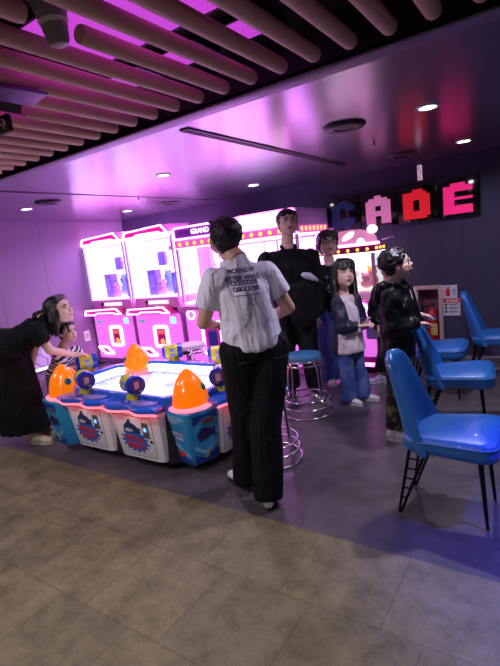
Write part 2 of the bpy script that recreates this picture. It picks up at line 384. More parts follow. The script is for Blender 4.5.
for x, y, lab in ((-1.21, 3.08, 'round black ceiling vent in front of the letter sign'), (-4.50, 3.04, 'round black ceiling vent by the left wall downlight'), (-1.29, 4.69, 'small-looking black ceiling vent above the letters'), (-4.35, 4.72, 'black ceiling vent above the crane games')):
    t = thing('ceiling_vent', lab, 'vent', (x, y, CZ), 0, 'round black ceiling vents')
    MB().loft([[V((r * math.cos(2 * PI * j / 40), r * math.sin(2 * PI * j / 40), h)) for j in range(40)] for r, h in ((.06, -.004), (.07, -.02), (.125, -.02), (.14, -.008), (.14, 0), (.06, -.004))], cap=False).build('ring', M_blackplastic, t, smooth=True)
    MB().lathe([(0.062, 0.0), (0.062, -0.012), (0.03, -0.018), (0.01, -0.02)], n=32).build('cone', M_black, t, smooth=True)
t = thing('air_slot', 'long black air slot in the pink ceiling', 'vent', (-1.84, 3.4, CZ))
MB().ring(rrect(-.035, -1.2, .035, 1.2, .003, 1), rrect(-.022, -1.19, .022, 1.19, .003, 1), Matrix.Translation((0, 0, -0.008)), 0.008).build('frame', M_blackplastic, t)
mb = MB()
for k in range(60): mb.box((0, -1.18 + k * 0.04, -0.003), (0.044, 0.02, 0.006))
o = mb.build('grille', M_black, t); o['kind'] = 'stuff'
for x, y, lab in ((-1.27, 3.82, 'small sprinkler on the ceiling behind the round black vent'), (-4.06, 3.9, 'small sprinkler on the ceiling at left')):
    t = thing('sprinkler', lab, 'sprinkler', (x, y, CZ), 0, 'ceiling sprinklers')
    MB().lathe([(0.02, 0), (0.022, -0.004), (0.01, -0.008), (0.008, -0.03), (0.005, -0.032)], n=20).build('body', M_chrome, t, smooth=True)
    MB().lathe([(0.014, -0.034), (0.016, -0.036), (0.004, -0.038)], n=20).build('deflector', M_chrome, t, smooth=True)
# small hanging sign in front of the letters
t = thing('hanging_sign', 'small white and magenta sign hanging from the ceiling above the red letter', 'sign', (-1.19, 4.9, 1.975))
MB().box((0, 0, 0.078), (0.066, 0.03, 0.155)).build('panel', M_blackplastic, t, bevel=0.003)
MB().box((0.006, -0.016, 0.078), (0.044, 0.003, 0.14)).build('face', emis('pink_sign_face', (0.9, 0.55, 0.8), 0.7), t)
mb = MB()
for k in range(3):
    zz = 0.122 - k * 0.044
    for dx, dz, w, h in ((0, .014, .03, .006), (0, 0, .03, .006), (0, -.014, .03, .006), (-.013 + .026 * (k % 2), 0, .006, .03)): mb.box((0.006 + dx, -0.0185, zz + dz), (w, 0.002, h))
mb.build('lettering', mat('magenta_print', S(196, 40, 110), 0.5), t)
MB().box((0, 0, 0.205), (0.012, 0.012, 0.1)).build('hanger', M_chrome, t)

# ------------------------------------------------------------------ letter sign
PIX = {'A': ['..####..', '.######.', '########', '##....##', '##....##', '########', '########', '##....##', '##....##', '##....##'],
       'D': ['..####..', '#######.', '########', '########', '##....##', '##....##', '##....##', '##....##', '########', '#######.'],
       'E': ['..####..', '########', '########', '##......', '##......', '#######.', '##......', '##......', '########', '########'],
       'C': ['...###..', '.#######', '########', '##......', '##......', '##......', '##......', '##......', '########', '.#######']}
PIX['A'] = ['...##...', '.######.', '########', '########', '###..###', '###..###', '########', '########', '###..###', '###..###', '###..###']
PIX['D'] = ['...###..', '#######.', '########', '########', '###..###', '###..###', '###..###', '###..###', '########', '########', '#######.']
PIX['E'] = ['..####..', '########', '########', '###.....', '###.....', '########', '###.....', '###.....', '########', '########', '########']
PIX['C'] = ['...###..', '.######.', '########', '###..###', '###.....', '###.....', '###.....', '###..###', '########', '########', '.######.']
letters = [('R', -2.80), ('C', -2.232), ('A', -1.80), ('D', -1.37), ('E', -0.945)]
LC = {'A': ('pink', S(226, 128, 186), 0.55), 'D': ('red', S(222, 30, 44), 0.7), 'E': ('hot pink', S(240, 36, 124), 0.75), 'C': ('dark blue', S(24, 50, 120), 0.12)}
for L, x in letters[1:]:
    nmc, c, e = LC[L]
    t = thing('sign_panel', 'black sign panel with the %s block letter %s' % (nmc, L), 'sign', (x, WB - 0.05, 1.602), 0, 'letter sign panels on the back wall')
    w = 0.424
    MB().box((0, 0.025, 0.198), (w - 0.004, 0.045, 0.396)).build('panel', mat('gloss_black', S(9, 8, 13), 0.12, coat=0.4), t, bevel=0.004)
    mb = MB(); cw, ch = 0.285 / 8, 0.315 / 11
    for r, row in enumerate(PIX[L]):
        k = 0
        while k < 8:
            if row[k] == '#':
                j = k
                while j < 8 and row[j] == '#': j += 1
                mb.box((-0.1425 + (k + j) / 2 * cw, -0.008, 0.345 - (r + 0.5) * ch), ((j - k) * cw, 0.026, ch)); k = j
            else: k += 1
    mb.build('letter', emis('letter_' + nmc.replace(' ', '_'), c, e), t)

# ------------------------------------------------------------------ fire extinguisher niche
t = thing('extinguisher_cabinet', 'pinkish open fire extinguisher cabinet set in the back wall', 'cabinet', (-1.297, WB, 0.13))
M_pk = mat('pink_beige_metal', S(206, 168, 164), 0.45)
MB().ring(rrect(-.155, 0.04, .155, .745, .006, 2), rrect(-.112, .075, .112, .70, .004, 2), wallframe(0, 0.005, 0), 0.03).build('frame', M_pk, t, bevel=0.003)
mb = MB(); mb.box((0, 0.225, 0.39), (0.25, 0.01, 0.66)); mb.box((-0.12, 0.115, 0.39), (0.01, 0.22, 0.66)); mb.box((0.12, 0.115, 0.39), (0.01, 0.22, 0.66)); mb.box((0, 0.115, 0.065), (0.25, 0.22, 0.01)); mb.box((0, 0.115, 0.72), (0.25, 0.22, 0.01))
mb.build('niche', mat('mauve_metal', S(170, 110, 140), 0.5), t)
t = thing('fire_extinguisher', 'red fire extinguisher with a yellow tag inside the wall cabinet', 'extinguisher', (-1.29, WB + 0.1, 0.201))
M_red = mat('extinguisher_red', S(205, 30, 36), 0.3, coat=0.3)
MB().lathe([(0.02, 0), (0.066, 0.002), (0.07, 0.015), (0.07, 0.3), (0.062, 0.35), (0.035, 0.385), (0.022, 0.395)], n=32).build('cylinder', M_red, t, smooth=True)
MB().lathe([(0.071, 0.27), (0.071, 0.315)], n=32).build('label_band', mat('band_blue', S(90, 100, 190), 0.5), t)
MB().lathe([(0.018, 0.39), (0.026, 0.395), (0.026, 0.43), (0.012, 0.435)], n=20).build('valve', M_chrome, t, smooth=True)
mb = MB(); mb.box((0.0, -0.03, 0.455), (0.02, 0.11, 0.012), Matrix.Rotation(R(-12), 3, 'X')); mb.box((0, -0.03, 0.436), (0.018, 0.1, 0.01)); mb.build('lever', M_red, t, bevel=0.002)
MB().tube([(-0.02, -0.01, 0.42), (-0.07, -0.04, 0.43), (-0.1, -0.05, 0.38), (-0.095, -0.05, 0.25), (-0.09, -0.045, 0.12)], 0.011).build('hose', M_blackplastic, t, smooth=True)
MB().box((0.035, -0.075, 0.16), (0.075, 0.004, 0.14)).build('tag', mat('yellow_tag', S(205, 190, 110), 0.6), t)
MB().lathe([(0.072, 0.2), (0.074, 0.205), (0.074, 0.225), (0.072, 0.23)], n=32).build('strap', M_blackplastic, t, smooth=True)
t = thing('safety_sign', 'small white sign with a red extinguisher picture beside the cabinet', 'sign', (-1.065, WB, 0.724))
MB().box((0, -0.004, 0.072), (0.152, 0.006, 0.145)).build('plate', mat('white_sign', S(220, 216, 224), 0.5), t)
mb = MB(); T = wallframe(-0.02, -0.007, 0.07); mb.prism(rrect(-.022, -.05, .022, .03, .012), T, .002); mb.prism(rrect(-.01, .03, .01, .045, .003), T, .002); mb.prism([(-.01, .04), (.03, .05), (.03, .056), (-.01, .05)], T, .002); mb.prism([(-.02, .02), (-.034, .03), (-.036, -.02), (-.03, -.02), (-.028, .022), (-.02, .012)], T, .002)
mb.build('pictogram', mat('sign_red', S(214, 28, 40), 0.5), t)
mb = MB(); [mb.box((0.045, -0.008, zz), (w, 0.002, 0.008)) for zz, w in ((.1, .02), (.08, .03), (.06, .02), (.04, .026))]; mb.build('print', mat('dark_print', S(40, 36, 50), 0.5), t)
t = thing('instruction_sign', 'white instruction sign with a red header under the extinguisher picture', 'sign', (-1.05, WB, 0.524))
MB().box((0, -0.004, 0.0985), (0.176, 0.006, 0.195)).build('plate', MATS['white_sign'], t)
MB().box((0, -0.008, 0.17), (0.168, 0.002, 0.045)).build('header', MATS['sign_red'], t)
mb = MB(); [mb.box((x, -0.0095, 0.17), (0.022, 0.002, 0.022)) for x in (-.045, -.012, .02, .05)]; mb.build('header_print', MATS['white_sign'], t)
mb = MB()
for r in range(3):
    mb.box((-0.06, -0.008, 0.125 - r * 0.04), (0.022, 0.002, 0.026)); mb.box((0.02, -0.008, 0.131 - r * 0.04), (0.1, 0.002, 0.006)); mb.box((0.01, -0.008, 0.119 - r * 0.04), (0.08, 0.002, 0.006))
mb.build('print', MATS['dark_print'], t)

# blue ceiling spotlight out to the right of the chairs
t = thing('blue_spotlight', 'blue ceiling spotlight beyond the right edge, above the nearest blue chair', 'spotlight', (0.55, 2.2, CZ))
MB().lathe([(0.03, 0), (0.055, -0.002), (0.05, -0.09), (0.04, -0.095), (0.03, -0.08)], n=28).build('housing', M_black, t, smooth=True)
MB().lathe([(0.04, -0.088), (0.02, -0.0875), (0.005, -0.087)], n=28).build('lens', emis('blue_lens', (0.05, 0.1, 1.0), 8), t)
o = spot('lamp', t, (0, 0, -0.1), BLUE_W, (0.04, 0.07, 1.0), 50, 0.9, 0.05)
o.rotation_euler = (V((0.06, 2.08, 0.0)) - V((0.55, 2.2, CZ - .1))).to_track_quat('-Z', 'Y').to_euler()

# ------------------------------------------------------------------ crane games along the back wall
M_body = mat('magenta_cabinet', S(214, 120, 214), 0.35, vary=0.03)
M_body2 = mat('pink_cabinet', S(236, 150, 216), 0.35, vary=0.03)
M_glow = mat('backlit_acrylic', S(214, 120, 214), .3, emit=(.78, .16, .76), estr=.95)
M_magprint = mat('magenta_panel', S(206, 24, 120), 0.4)
def band(mb, y, outer, w, depth=0.02):     # LED outline as a closed ring in the XZ plane at depth y
    mb.ring(outer, inset(outer, w), wallframe(0, y, 0), depth)
YF, YBK = 4.6, 5.42
def prize(x, y, z, w, d, h, col, lab, kind):
    cn = 'prize_%02x%02x%02x' % tuple(int(c * 255) for c in col)
    if kind == 'box':
        t = thing('prize_box', lab, 'prize box', (x, y, z), rnd.uniform(-.3, .3), 'prizes inside the crane games')
        MB().box((0, 0, h / 2), (w, d, h)).build('carton', mat(cn, col, 0.5), t, bevel=0.004)
        MB().box((0, -d / 2 - 0.001, h * 0.55), (w * 0.7, 0.003, h * 0.5)).build('print', mat(cn + '_light', tuple(min(1, c * 1.5 + .05) for c in col), 0.5), t)
    else:
        t = thing('plush_toy', lab, 'plush toy', (x, y, z), rnd.uniform(-.4, .4), 'prizes inside the crane games')
        mm = mat(cn, col, 0.9)
        MB().ball((0, 0, h * 0.3), (w * .5, d * .5, h * 0.3)).build('body', mm, t, smooth=True)
        mb = MB().ball((0, -d * .05, h * 0.72), (w * .42, d * .45, h * 0.26)); mb.ball((-w * .3, 0, h * .95), w * .13); mb.ball((w * .3, 0, h * .95), w * .13)
        mb.build('head', mm, t, smooth=True)
        mb = MB().ball((-w * .15, -d * .48, h * .75), w * .05); mb.ball((w * .15, -d * .48, h * .75), w * .05); mb.build('eyes', M_blackplastic, t, smooth=True)
def crane(x0, x1, lab):
    w = x1 - x0; cx = (x0 + x1) / 2; h = w / 2
    t = thing('crane_game', lab, 'arcade machine', (cx, YF, 0), 0, 'prize crane games along the back wall')
    d = YBK - YF
    # lower cabinet
    MB().box((0, d / 2, 0.39), (w - 0.01, d, 0.78)).build('cabinet', M_body, t, bevel=0.012)
    MB().prism(rrect(-h + .03, .08, h - .03, .765, .03), wallframe(0, 0, 0), .006).build('front_panel', M_glow, t)
    # sloping neck
    mb = MB(); mb.loft([[V((-h + .02, .02, .84)), V((h - .02, .02, .84)), V((h - .02, d, .84)), V((-h + .02, d, .84))], [V((-h + .06, 0.02, .99)), V((h - .06, 0.02, .99)), V((h - .06, d, .99)), V((-h + .06, d, .99))]])
    mb.build('neck', M_body2, t, bevel=0.006)
    MB().box((0.04, 0.012, 0.925), (w * .42, 0.008, 0.05)).build('neck_screen', emis('rainbow_screen', (0.75, 0.9, 0.8), 1.0), t)
    # control ledge and its LED outline
    L = [(-h + .0, .775), (-h + .035, .855), (h - .22, .875), (h - .16, .83), (h - .02, .82), (h - .02, .775), (h - .24, .775), (h - .27, .80), (-h + .32, .80), (-h + .27, .775)]
    led = MB(); o = MB().prism([(-h, .78), (-h + .03, .85), (h - .2, .87), (h - .1, .8), (h - .02, .78)], wallframe(0, -0.0, 0), 0.14).build('control_ledge', M_magprint, t, bevel=0.004)
    lo = [(-h + .0, .775), (-h + .035, .86), (h - .2, .88), (h - .08, .785), (h - .22, .785), (h - .26, .80), (-h + .3, .80), (-h + .25, .775)]
    mb = MB(); mb.ring(lo, inset(lo, .018), wallframe(0, -0.135, 0), 0.02); mb.build('ledge_light', M_led_white, t)
    mb = MB(); mb.cone((-.1, -.07, .85), (-.1, -.07, .93), .008, .008); mb.ball((-.1, -.07, .94), .025); mb.build('joystick', M_blackplastic, t, smooth=True)
    mb = MB(); mb.lathe([(.03, .855), (.03, .872), (.01, .875)], (.08, -.07, 0), 20); mb.build('button', emis('lit_button', (1, .5, .3), 2), t)
    # prize door
    po = rrect(-.1, .275, .18, .60, .05); mb = MB(); mb.ring(po, inset(po, .045), wallframe(0, 0, 0), .03); mb.build('door_light', M_led_white, t)
    MB().prism(inset(po, .04), wallframe(0, 0, 0), .012).build('prize_door', mat('magenta_gloss', S(226, 20, 140), 0.2), t)
    mb = MB(); mb.ball((.05, -.015, .36), (.045, .01, .045)); mb.build('door_emblem', emis('orange_emblem', (1, .42, .06), 1.0), t, smooth=True)
    MB().prism(rrect(-.03, .47, .1, .53, .01), wallframe(0, -.01, 0), .006).build('door_label', emis('red_label', (1, .12, .1), .8), t)
    # coin entry, screens
    MB().prism(rrect(.24, .62, .35, .72, .01), wallframe(0, 0, 0), .012).build('price_screen', emis('cyan_screen', (.45, .9, .95), 1.0), t)
    MB().prism(rrect(-.36, .64, -.27, .68, .01), wallframe(0, 0, 0), .012).build('coin_screen', emis('teal_screen', (.1, .5, .5), .7), t)
    mb = MB(); [mb.cone((x, 0, z), (x, -.008, z), .008, .008, 10) for x, z in ((-.34, .74), (.3, .76), (-.36, .3), (.37, .3), (.34, .745))]; mb.build('screws', M_black, t)
    oo = [(-.42, .27), (-.22, .27), (-.08, .17), (-.09, .14), (-.28, .14), (-.42, .24)]
    mb = MB(); mb.ring(oo, inset(oo, .03), wallframe(0, 0, 0), .03); mb.build('outlet_light', M_led_white, t)
    MB().prism(inset(oo, .028), wallframe(0, 0, 0), .01).build('outlet', M_magprint, t)
    mb = MB(); mb.box((0, .02, .04), (w - .06, .02, .05)); mb.build('kick_light', M_led_pink, t)
    # glass case
    z0, z1 = 0.99, 1.83
    MB().box((0, .5, (z0 + z1) / 2), (w - .06, .03, z1 - z0)).build('back_panel', M_case, t)
    for sx in (-1, 1): MB().box((sx * (h - .03), .26, (z0 + z1) / 2), (.012, .46, z1 - z0)).build('side_panel', emis('pale_blue_side', (.7, .65, 1.0), 1.9), t)
    MB().box((0, d / 2 - .01, z0 + .01), (w - .05, d - .06, .02)).build('case_floor', emis('case_floor_light', (.86, .42, 1), CASE_E * .6), t)
    MB().box((0, d / 2, z1 + .01), (w - .02, d, .03)).build('case_roof', emis('case_roof_light', (.86, .34, 1), CASE_E), t)
    [MB().box((x, y, (z0 + z1) / 2), (.022, .022, z1 - z0)).build('case_post', mat('white_post', S(240, 220, 240), .4), t) for x in (-h + .02, h - .02) for y in (.014, d - .02)]
    for nm, c, dm in (('front_pane', (0, .008, (z0 + z1) / 2), (w - .06, .005, z1 - z0 - .01)), ('side_pane', (-h + .012, d / 2, (z0 + z1) / 2), (.005, d - .06, z1 - z0 - .01)), ('side_pane', (h - .012, d / 2, (z0 + z1) / 2), (.005, d - .06, z1 - z0 - .01))):
        MB().box(c, dm).build(nm, glass(), t)
    mb = MB(); mb.box((0, d * .45, 1.8), (w - .08, .03, .02)); mb.cone((.1, d * .45, 1.8), (.1, d * .45, 1.68), .012, .012); mb.lathe([(.01, 1.62), (.05, 1.63), (.05, 1.68), (.015, 1.69)], (.1, d * .45, 0), 18)
    for k in range(3):
        a = 2 * PI * k / 3; q = V((math.cos(a), math.sin(a), 0)); c = V((.1, d * .45, 1.63)); mb.tube([c + q * .04, c + q * .1 + V((0, 0, -.06)), c + q * .05 + V((0, 0, -.13))], .008, 8)
    mb.build('claw', mat('claw_metal', (.6, .55, .68), .3, .7), t, smooth=True)
    # marquee
    mo = [(-h, 1.835), (-h + .015, 1.90), (-h + .05, 1.935), (h - .17, 1.965), (h - .04, 1.84), (h - .2, 1.845), (h - .24, 1.865), (-h + .3, 1.865), (-h + .24, 1.84)]
    MB().prism([(-h + .01, 1.845), (-h + .05, 1.93), (h - .17, 1.955), (h - .06, 1.845)], wallframe(0, .06, 0), .05).build('marquee', M_magprint, t)
    mb = MB(); mb.ring(mo, inset(mo, .018), wallframe(0, .012, 0), .025); mb.build('marquee_light', M_led_white, t)
    mb = MB(); mb.loft([[V((x, y, z)) for x, y in ((-.25, .2), (.28, .2), (.28, .6), (-.25, .6))] for z in (1.86, 1.98)]); mb.build('roof_box', M_body2, t, bevel=.01)
    ps = []
    for k, (px, py, kind, col) in enumerate(((-.2, .25, 'box', S(140, 130, 220)), (.22, .3, 'box', S(110, 120, 215)), (.02, .16, 'plush', S(240, 190, 220)), (-.02, .36, 'plush', S(150, 210, 235)))):
        prize(cx + px, YF + py, z0 + .021, .15, .13, (.36, .3, .22, .34)[k], col, ('pale violet prize carton', 'blue prize carton', 'pink plush toy', 'light blue plush toy')[k] + ' inside the ' + ('leftmost crane game' if cx < -5.3 else 'second crane game from the left'), kind)
    # shelf prizes hung on the back panel
    for k, (px, pz) in enumerate(((-.18, 1.42), (.2, 1.5))):
        t2 = thing('prize_bag', ('hanging violet prize bag', 'hanging cyan prize bag')[k] + ' inside the ' + ('leftmost crane game' if cx < -5.3 else 'second crane game from the left'), 'prize bag', (cx + px, YF + .44, pz), 0, 'prizes inside the crane games')
        MB().box((0, 0, .1), (.14, .06, .2)).build('bag', mat('bag%d' % k, (S(120, 110, 215), S(120, 220, 235))[k], .5), t2, bevel=.012)
        MB().box((0, .0, .22), (.03, .03, .04)).build('hook', M_chrome, t2)
crane(-6.19, -5.25, 'leftmost crane game against the left wall, white lit glass case')
crane(-5.23, -4.29, 'second crane game from the left, white lit glass case')

def big_crane(x0, x1):
    w = x1 - x0; cx = (x0 + x1) / 2; h = w / 2; d = YBK - YF
    t = thing('crane_game', 'wide white crane game with a lettered header behind the man in white t-shirt', 'arcade machine', (cx, YF, 0), 0, 'prize crane games along the back wall')
    M_lav = mat('lavender_shell', S(205, 190, 235), 0.4)
    MB().box((0, d / 2, .42), (w, d, .84)).build('cabinet', M_body, t, bevel=.015)
    MB().prism(rrect(-h + .03, .08, h - .03, .8, .03), wallframe(0, 0, 0), .006).build('front_panel', M_glow, t)
    MB().box((0, -.05, .84), (w - .02, .16, .06)).build('control_ledge', M_body2, t, bevel=.012)
    for k in (-1, 1):
        po = rrect(k * .45 - .17, .2, k * .45 + .17, .66, .06); mb = MB(); mb.ring(po, inset(po, .035), wallframe(0, 0, 0), .03); mb.build('door_light', M_led_white, t)
        MB().prism(inset(po, .03), wallframe(0, 0, 0), .012).build('prize_door', mat('door_magenta', S(222, 60, 190), .25), t)
        mb = MB(); mb.lathe([(.05, 0), (.05, .012), (.03, .015)], n=24); 
        ro = [(.07 * math.cos(a * PI / 12) + k * .45 - .33, .07 * math.sin(a * PI / 12) + .74) for a in range(24)]
        mb = MB(); mb.ring(ro, inset(ro, .022), wallframe(0, 0, 0), .02); mb.build('button_light', M_led_white, t)
        MB().prism(rrect(k * .45 + .2, .6, k * .45 + .32, .74, .01), wallframe(0, 0, 0), .012).build('price_screen', MATS['cyan_screen'], t)
    z0, z1 = .9, 1.62
    MB().box((0, d - .03, (z0 + z1) / 2), (w - .04, .03, z1 - z0)).build('back_panel', M_case, t)
    MB().box((0, d / 2, z0 - .01), (w - .04, d - .04, .03)).build('case_floor', MATS['case_floor_light'], t)
    MB().box((0, d / 2, z1 + .01), (w - .02, d, .03)).build('case_roof', MATS['case_roof_light'], t)
    [MB().box((x, y, (z0 + z1) / 2), (.03, .03, z1 - z0)).build('case_post', MATS['white_post'], t) for x in (-h + .02, 0, h - .02) for y in (.018, d - .06)]
    for nm, c, dm in (('front_pane', (-h / 2, .008, (z0 + z1) / 2), (h - .06, .005, z1 - z0 - .02)), ('front_pane', (h / 2, .008, (z0 + z1) / 2), (h - .06, .005, z1 - z0 - .02)),
                      ('side_pane', (h - .012, d / 2, (z0 + z1) / 2), (.005, d - .16, z1 - z0 - .02)), ('side_pane', (-h + .012, d / 2, (z0 + z1) / 2), (.005, d - .16, z1 - z0 - .02))):
        MB().box(c, dm).build(nm, glass(), t)
    # header: icon strip, lettered board, LED outline
    MB().box((0, d / 2, 1.765), (w, d, .27)).build('header', M_lav, t, bevel=.02)
    MB().box((0, -.006, 1.665), (w - .03, .012, .085)).build('icon_strip', emis('icon_strip_pink', (.95, .12, .5), .8), t)
    MB().box((h + .004, d / 2, 1.665), (.008, d - .1, .085)).build('icon_strip', MATS['icon_strip_pink'], t)
    M_icon = emis('icon_yellow', (1, .82, .15), 1.1)
    mb = MB(); [mb.prism([(.026 * math.cos(a * PI / 8), .026 * math.sin(a * PI / 8)) for a in range(16)], wallframe(-h + .1 + k * .125, -.012, 1.665), .004) for k in range(14)]; mb.build('icons', M_icon, t)
    mb = MB(); T = frame((h + .008, 0, 1.665), (0, 1, 0), (0, 0, 1), (1, 0, 0))
    [mb.prism([(.1 + k * .1 - .02, .028), (.1 + k * .1 + .02, .028), (.1 + k * .1 + .026, .0), (.1 + k * .1, -.03), (.1 + k * .1 - .026, 0)], T, .003) for k in range(7)]; mb.build('icons', M_icon, t)
    ho = rrect(-h + .01, 1.725, -h + 1.02, 1.885, .04); mb = MB(); mb.ring(ho, inset(ho, .018), wallframe(0, 0, 0), .03); mb.build('header_light', M_led_white, t)
    MB().prism(inset(ho, .018), wallframe(0, 0, 0), .012).build('title_board', mat('violet_board', S(140, 70, 170), .4), t)
    mb = MB(); text_mb(mb, 'GRAND PLAZA', .085, wallframe(-h + .6, -.013, 1.805), .006, 1.0, .002); mb.build('title', emis('title_white', (1, .9, 1), 1.6), t)
    ho = rrect(-h + 1.04, 1.71, h - .0, 1.9, .04); mb = MB(); mb.ring(ho, inset(ho, .018), wallframe(0, 0, 0), .03); mb.build('header_light', M_led_pink, t)
    MB().prism(inset(ho, .018), wallframe(0, 0, 0), .014).build('lit_board', emis('lit_white_board', (1, .9, 1), 1.4), t)
    mb = MB(); mb.box((.1, d * .4, 1.58), (w - .1, .03, .02)); mb.cone((.45, d * .4, 1.58), (.45, d * .4, 1.44), .012, .012); mb.cone((-.45, d * .4, 1.58), (-.45, d * .4, 1.44), .012, .012)
    for x in (-.45, .45):
        for k in range(3):
            a = 2 * PI * k / 3; q = V((math.cos(a), math.sin(a), 0)); c = V((x, d * .4, 1.45)); mb.tube([c, c + q * .1 + V((0, 0, -.06)), c + q * .05 + V((0, 0, -.13))], .008, 8)
    mb.build('claws', MATS['claw_metal'], t, smooth=True)
    for k, (px, py, kind, col) in enumerate(((-.6, .3, 'box', S(150, 140, 225)), (-.3, .45, 'plush', S(250, 200, 225)), (.15, .3, 'plush', S(160, 215, 240)), (.5, .4, 'box', S(235, 190, 225)), (.75, .35, 'plush', S(250, 225, 160)))):
        prize(cx + px, YF + py, z0 + .006, .17, .15, .3, col, ('violet carton', 'pink plush toy', 'light blue plush toy', 'pink carton', 'cream plush toy')[k] + ' inside the wide crane game', kind)
    # printed figure on the left prize door side
    mb = MB(); mb.box((-.45, -.014, .42), (.14, .004, .2)); mb.build('door_figure', mat('navy_print', S(50, 60, 160), .5), t)
big_crane(-4.25, -2.43)

def small_crane(cx, yf):
    t = thing('crane_game', 'small pink crane game with a domed bear-eared roof behind the girl', 'arcade machine', (cx, yf, 0), 0, 'prize crane games along the back wall')
    w, d = .67, .42; h = w / 2
    MB().box((0, d / 2, .47), (w, d, .76)).build('cabinet', M_body2, t, bevel=.015)
    MB().prism(rrect(-h + .03, .2, h - .03, .8, .03), wallframe(0, 0, 0), .006).build('front_panel', M_glow, t)
    MB().box((0, d / 2, .045), (w - .06, d - .06, .09)).build('plinth', M_blackplastic, t)
    MB().box((0, -.004, .11), (w - .04, .02, .045)).build('base_light', M_led_pink, t)
    mb = MB(); mb.box((0, -.006, .16), (w - .06, .012, .06)); mb.build('base_print', mat('magenta_base', S(220, 40, 150), .4), t)
    ro = [(.085 * math.cos(a * PI / 14) + .16, .085 * math.sin(a * PI / 14) + .72) for a in range(28)]
    mb = MB(); mb.ring(ro, inset(ro, .03), wallframe(0, 0, 0), .02); mb.build('dial_light', M_led_white, t)
    MB().prism(inset(ro, .03), wallframe(0, 0, 0), .012).build('dial', mat('dial_magenta', S(230, 20, 150), .3), t)
    st = [((.045 if a % 2 else .025) * math.cos(a * PI / 6) + .16, (.045 if a % 2 else .025) * math.sin(a * PI / 6) + .72) for a in range(12)]
    MB().prism(st, wallframe(0, -.012, 0), .006).build('star', emis('orange_star', (1, .3, .05), 1.2), t)
    MB().box((0, -.04, .88), (w - .02, .14, .09)).build('control_ledge', emis('ledge_pink', (.95, .3, .7), .35), t, bevel=.02)
    mb = MB(); [mb.lathe([(.026, .925), (.026, .94), (.008, .943)], (x, -.06, 0), 18) for x in (-.1, .02, .14)]; mb.build('buttons', emis('lit_white_button', (1, .8, .5), 1.5), t)
    MB().prism(rrect(.2, .4, .34, .58, .02), wallframe(0, 0, 0), .012).build('coin_plate', mat('coin_plate', S(210, 200, 215), .3, .5), t)
    z0, z1 = .93, 1.33
    MB().box((0, d - .02, (z0 + z1) / 2), (w - .04, .03, z1 - z0)).build('back_panel', emis('small_case_back', (.8, .95, 1), 1.0), t)
    MB().box((0, d / 2, z0 + .005), (w - .04, d - .04, .02)).build('case_floor', emis('small_case_floor', (.95, .95, .8), .8), t)
    MB().box((0, d / 2, z1 + .01), (w - .02, d, .02)).build('case_roof', emis('small_case_roof', (1, .95, .95), 2.4), t)
    [MB().box((x, y, (z0 + z1) / 2), (.03, .03, z1 - z0)).build('case_post', M_body2, t) for x in (-h + .02, h - .02) for y in (.018, d - .05)]
    for nm, c, dm in (('front_pane', (0, .008, (z0 + z1) / 2), (w - .08, .005, z1 - z0 - .02)), ('side_pane', (h - .012, d / 2, (z0 + z1) / 2), (.005, d - .1, z1 - z0 - .02))): MB().box(c, dm).build(nm, glass(), t)
    MB().box((0, d / 2, 1.375), (w + .01, d + .02, .07)).build('header', M_magprint, t, bevel=.008)
    mb = MB(); [mb.ball((-.27 + k * .108, -.014, 1.372), (.018, .008, .018), n=12, m=8) for k in range(6)]; mb.build('icons', MATS['icon_yellow'], t, smooth=True)
    T = frame((h + .006, .23, 1.375), (0, 1, 0), (0, 0, 1), (1, 0, 0))
    mb = MB(); [mb.prism(rrect(-.2 + k * .12, -.015, -.12 + k * .12, .015, .005, 2), T, .003) for k in range(3)]; mb.build('header_marks', MATS['icon_yellow'], t)
    M_dome = emis('dome_pink', (.95, .32, .62), .55)
    mb = MB(); mb.loft([[V((.30 * math.cos(a) * q, .22 + .19 * math.sin(a) * q, 1.41 + zz)) for a in [2 * PI * j / 36 for j in range(36)]] for q, zz in ((1, 0), (1.0, .03), (.96, .09), (.85, .125), (.66, .155), (.4, .175), (.1, .182))])
    mb.build('dome', M_dome, t, smooth=True)
    for x in (-.24, .27): MB().ball((x, .18, 1.575), (.06, .045, .05)).build('ear', emis('ear_white', (1, .8, .95), 1.3), t, smooth=True)
    M_dw = emis('dome_white', (1, .85, .95), 1.2)
    mb = MB(); Q = Quaternion((0, 1, 0), R(-35)); mb.ball((.03, .055, 1.51), (.1, .025, .04), Q.to_matrix()); m2 = MB(); m3 = MB(); m2.ball((.17, .07, 1.455), (.05, .025, .04)); m3.ball((-.19, .07, 1.47), (.05, .02, .04)); [q.build('dome_spot', M_dw, t, smooth=True) for q in (mb, m2, m3)]
    mb = MB(); mb.tube([V((.31 * math.cos(a), .22 + .2 * math.sin(a), 1.425)) for a in [2 * PI * j / 40 for j in range(40)]], .014, 8, True); mb.build('dome_light', M_led_white, t, smooth=True)
    mb = MB(); mb.cone((h - .02, .35, 1.45), (h + .1, .35, 1.47), .006, .006); mb.ball((h + .11, .35, 1.47), .014); mb.build('antenna', M_chrome, t, smooth=True)
    cols = (S(240, 225, 120), S(120, 200, 235), S(245, 160, 190), S(150, 220, 150), S(250, 245, 240), S(250, 180, 90))
    names = ('yellow', 'blue', 'pink', 'green', 'white', 'orange')
    for k in range(6):
        prize(cx - .21 + (k % 3) * .2 + .02 * (k // 3), yf + .12 + .15 * (k // 3), z0 + .016, .13, .12, .17 + .06 * (k // 3), cols[k], 'small %s plush toy inside the domed crane game' % names[k], 'plush')
small_crane(-1.995, 4.8)

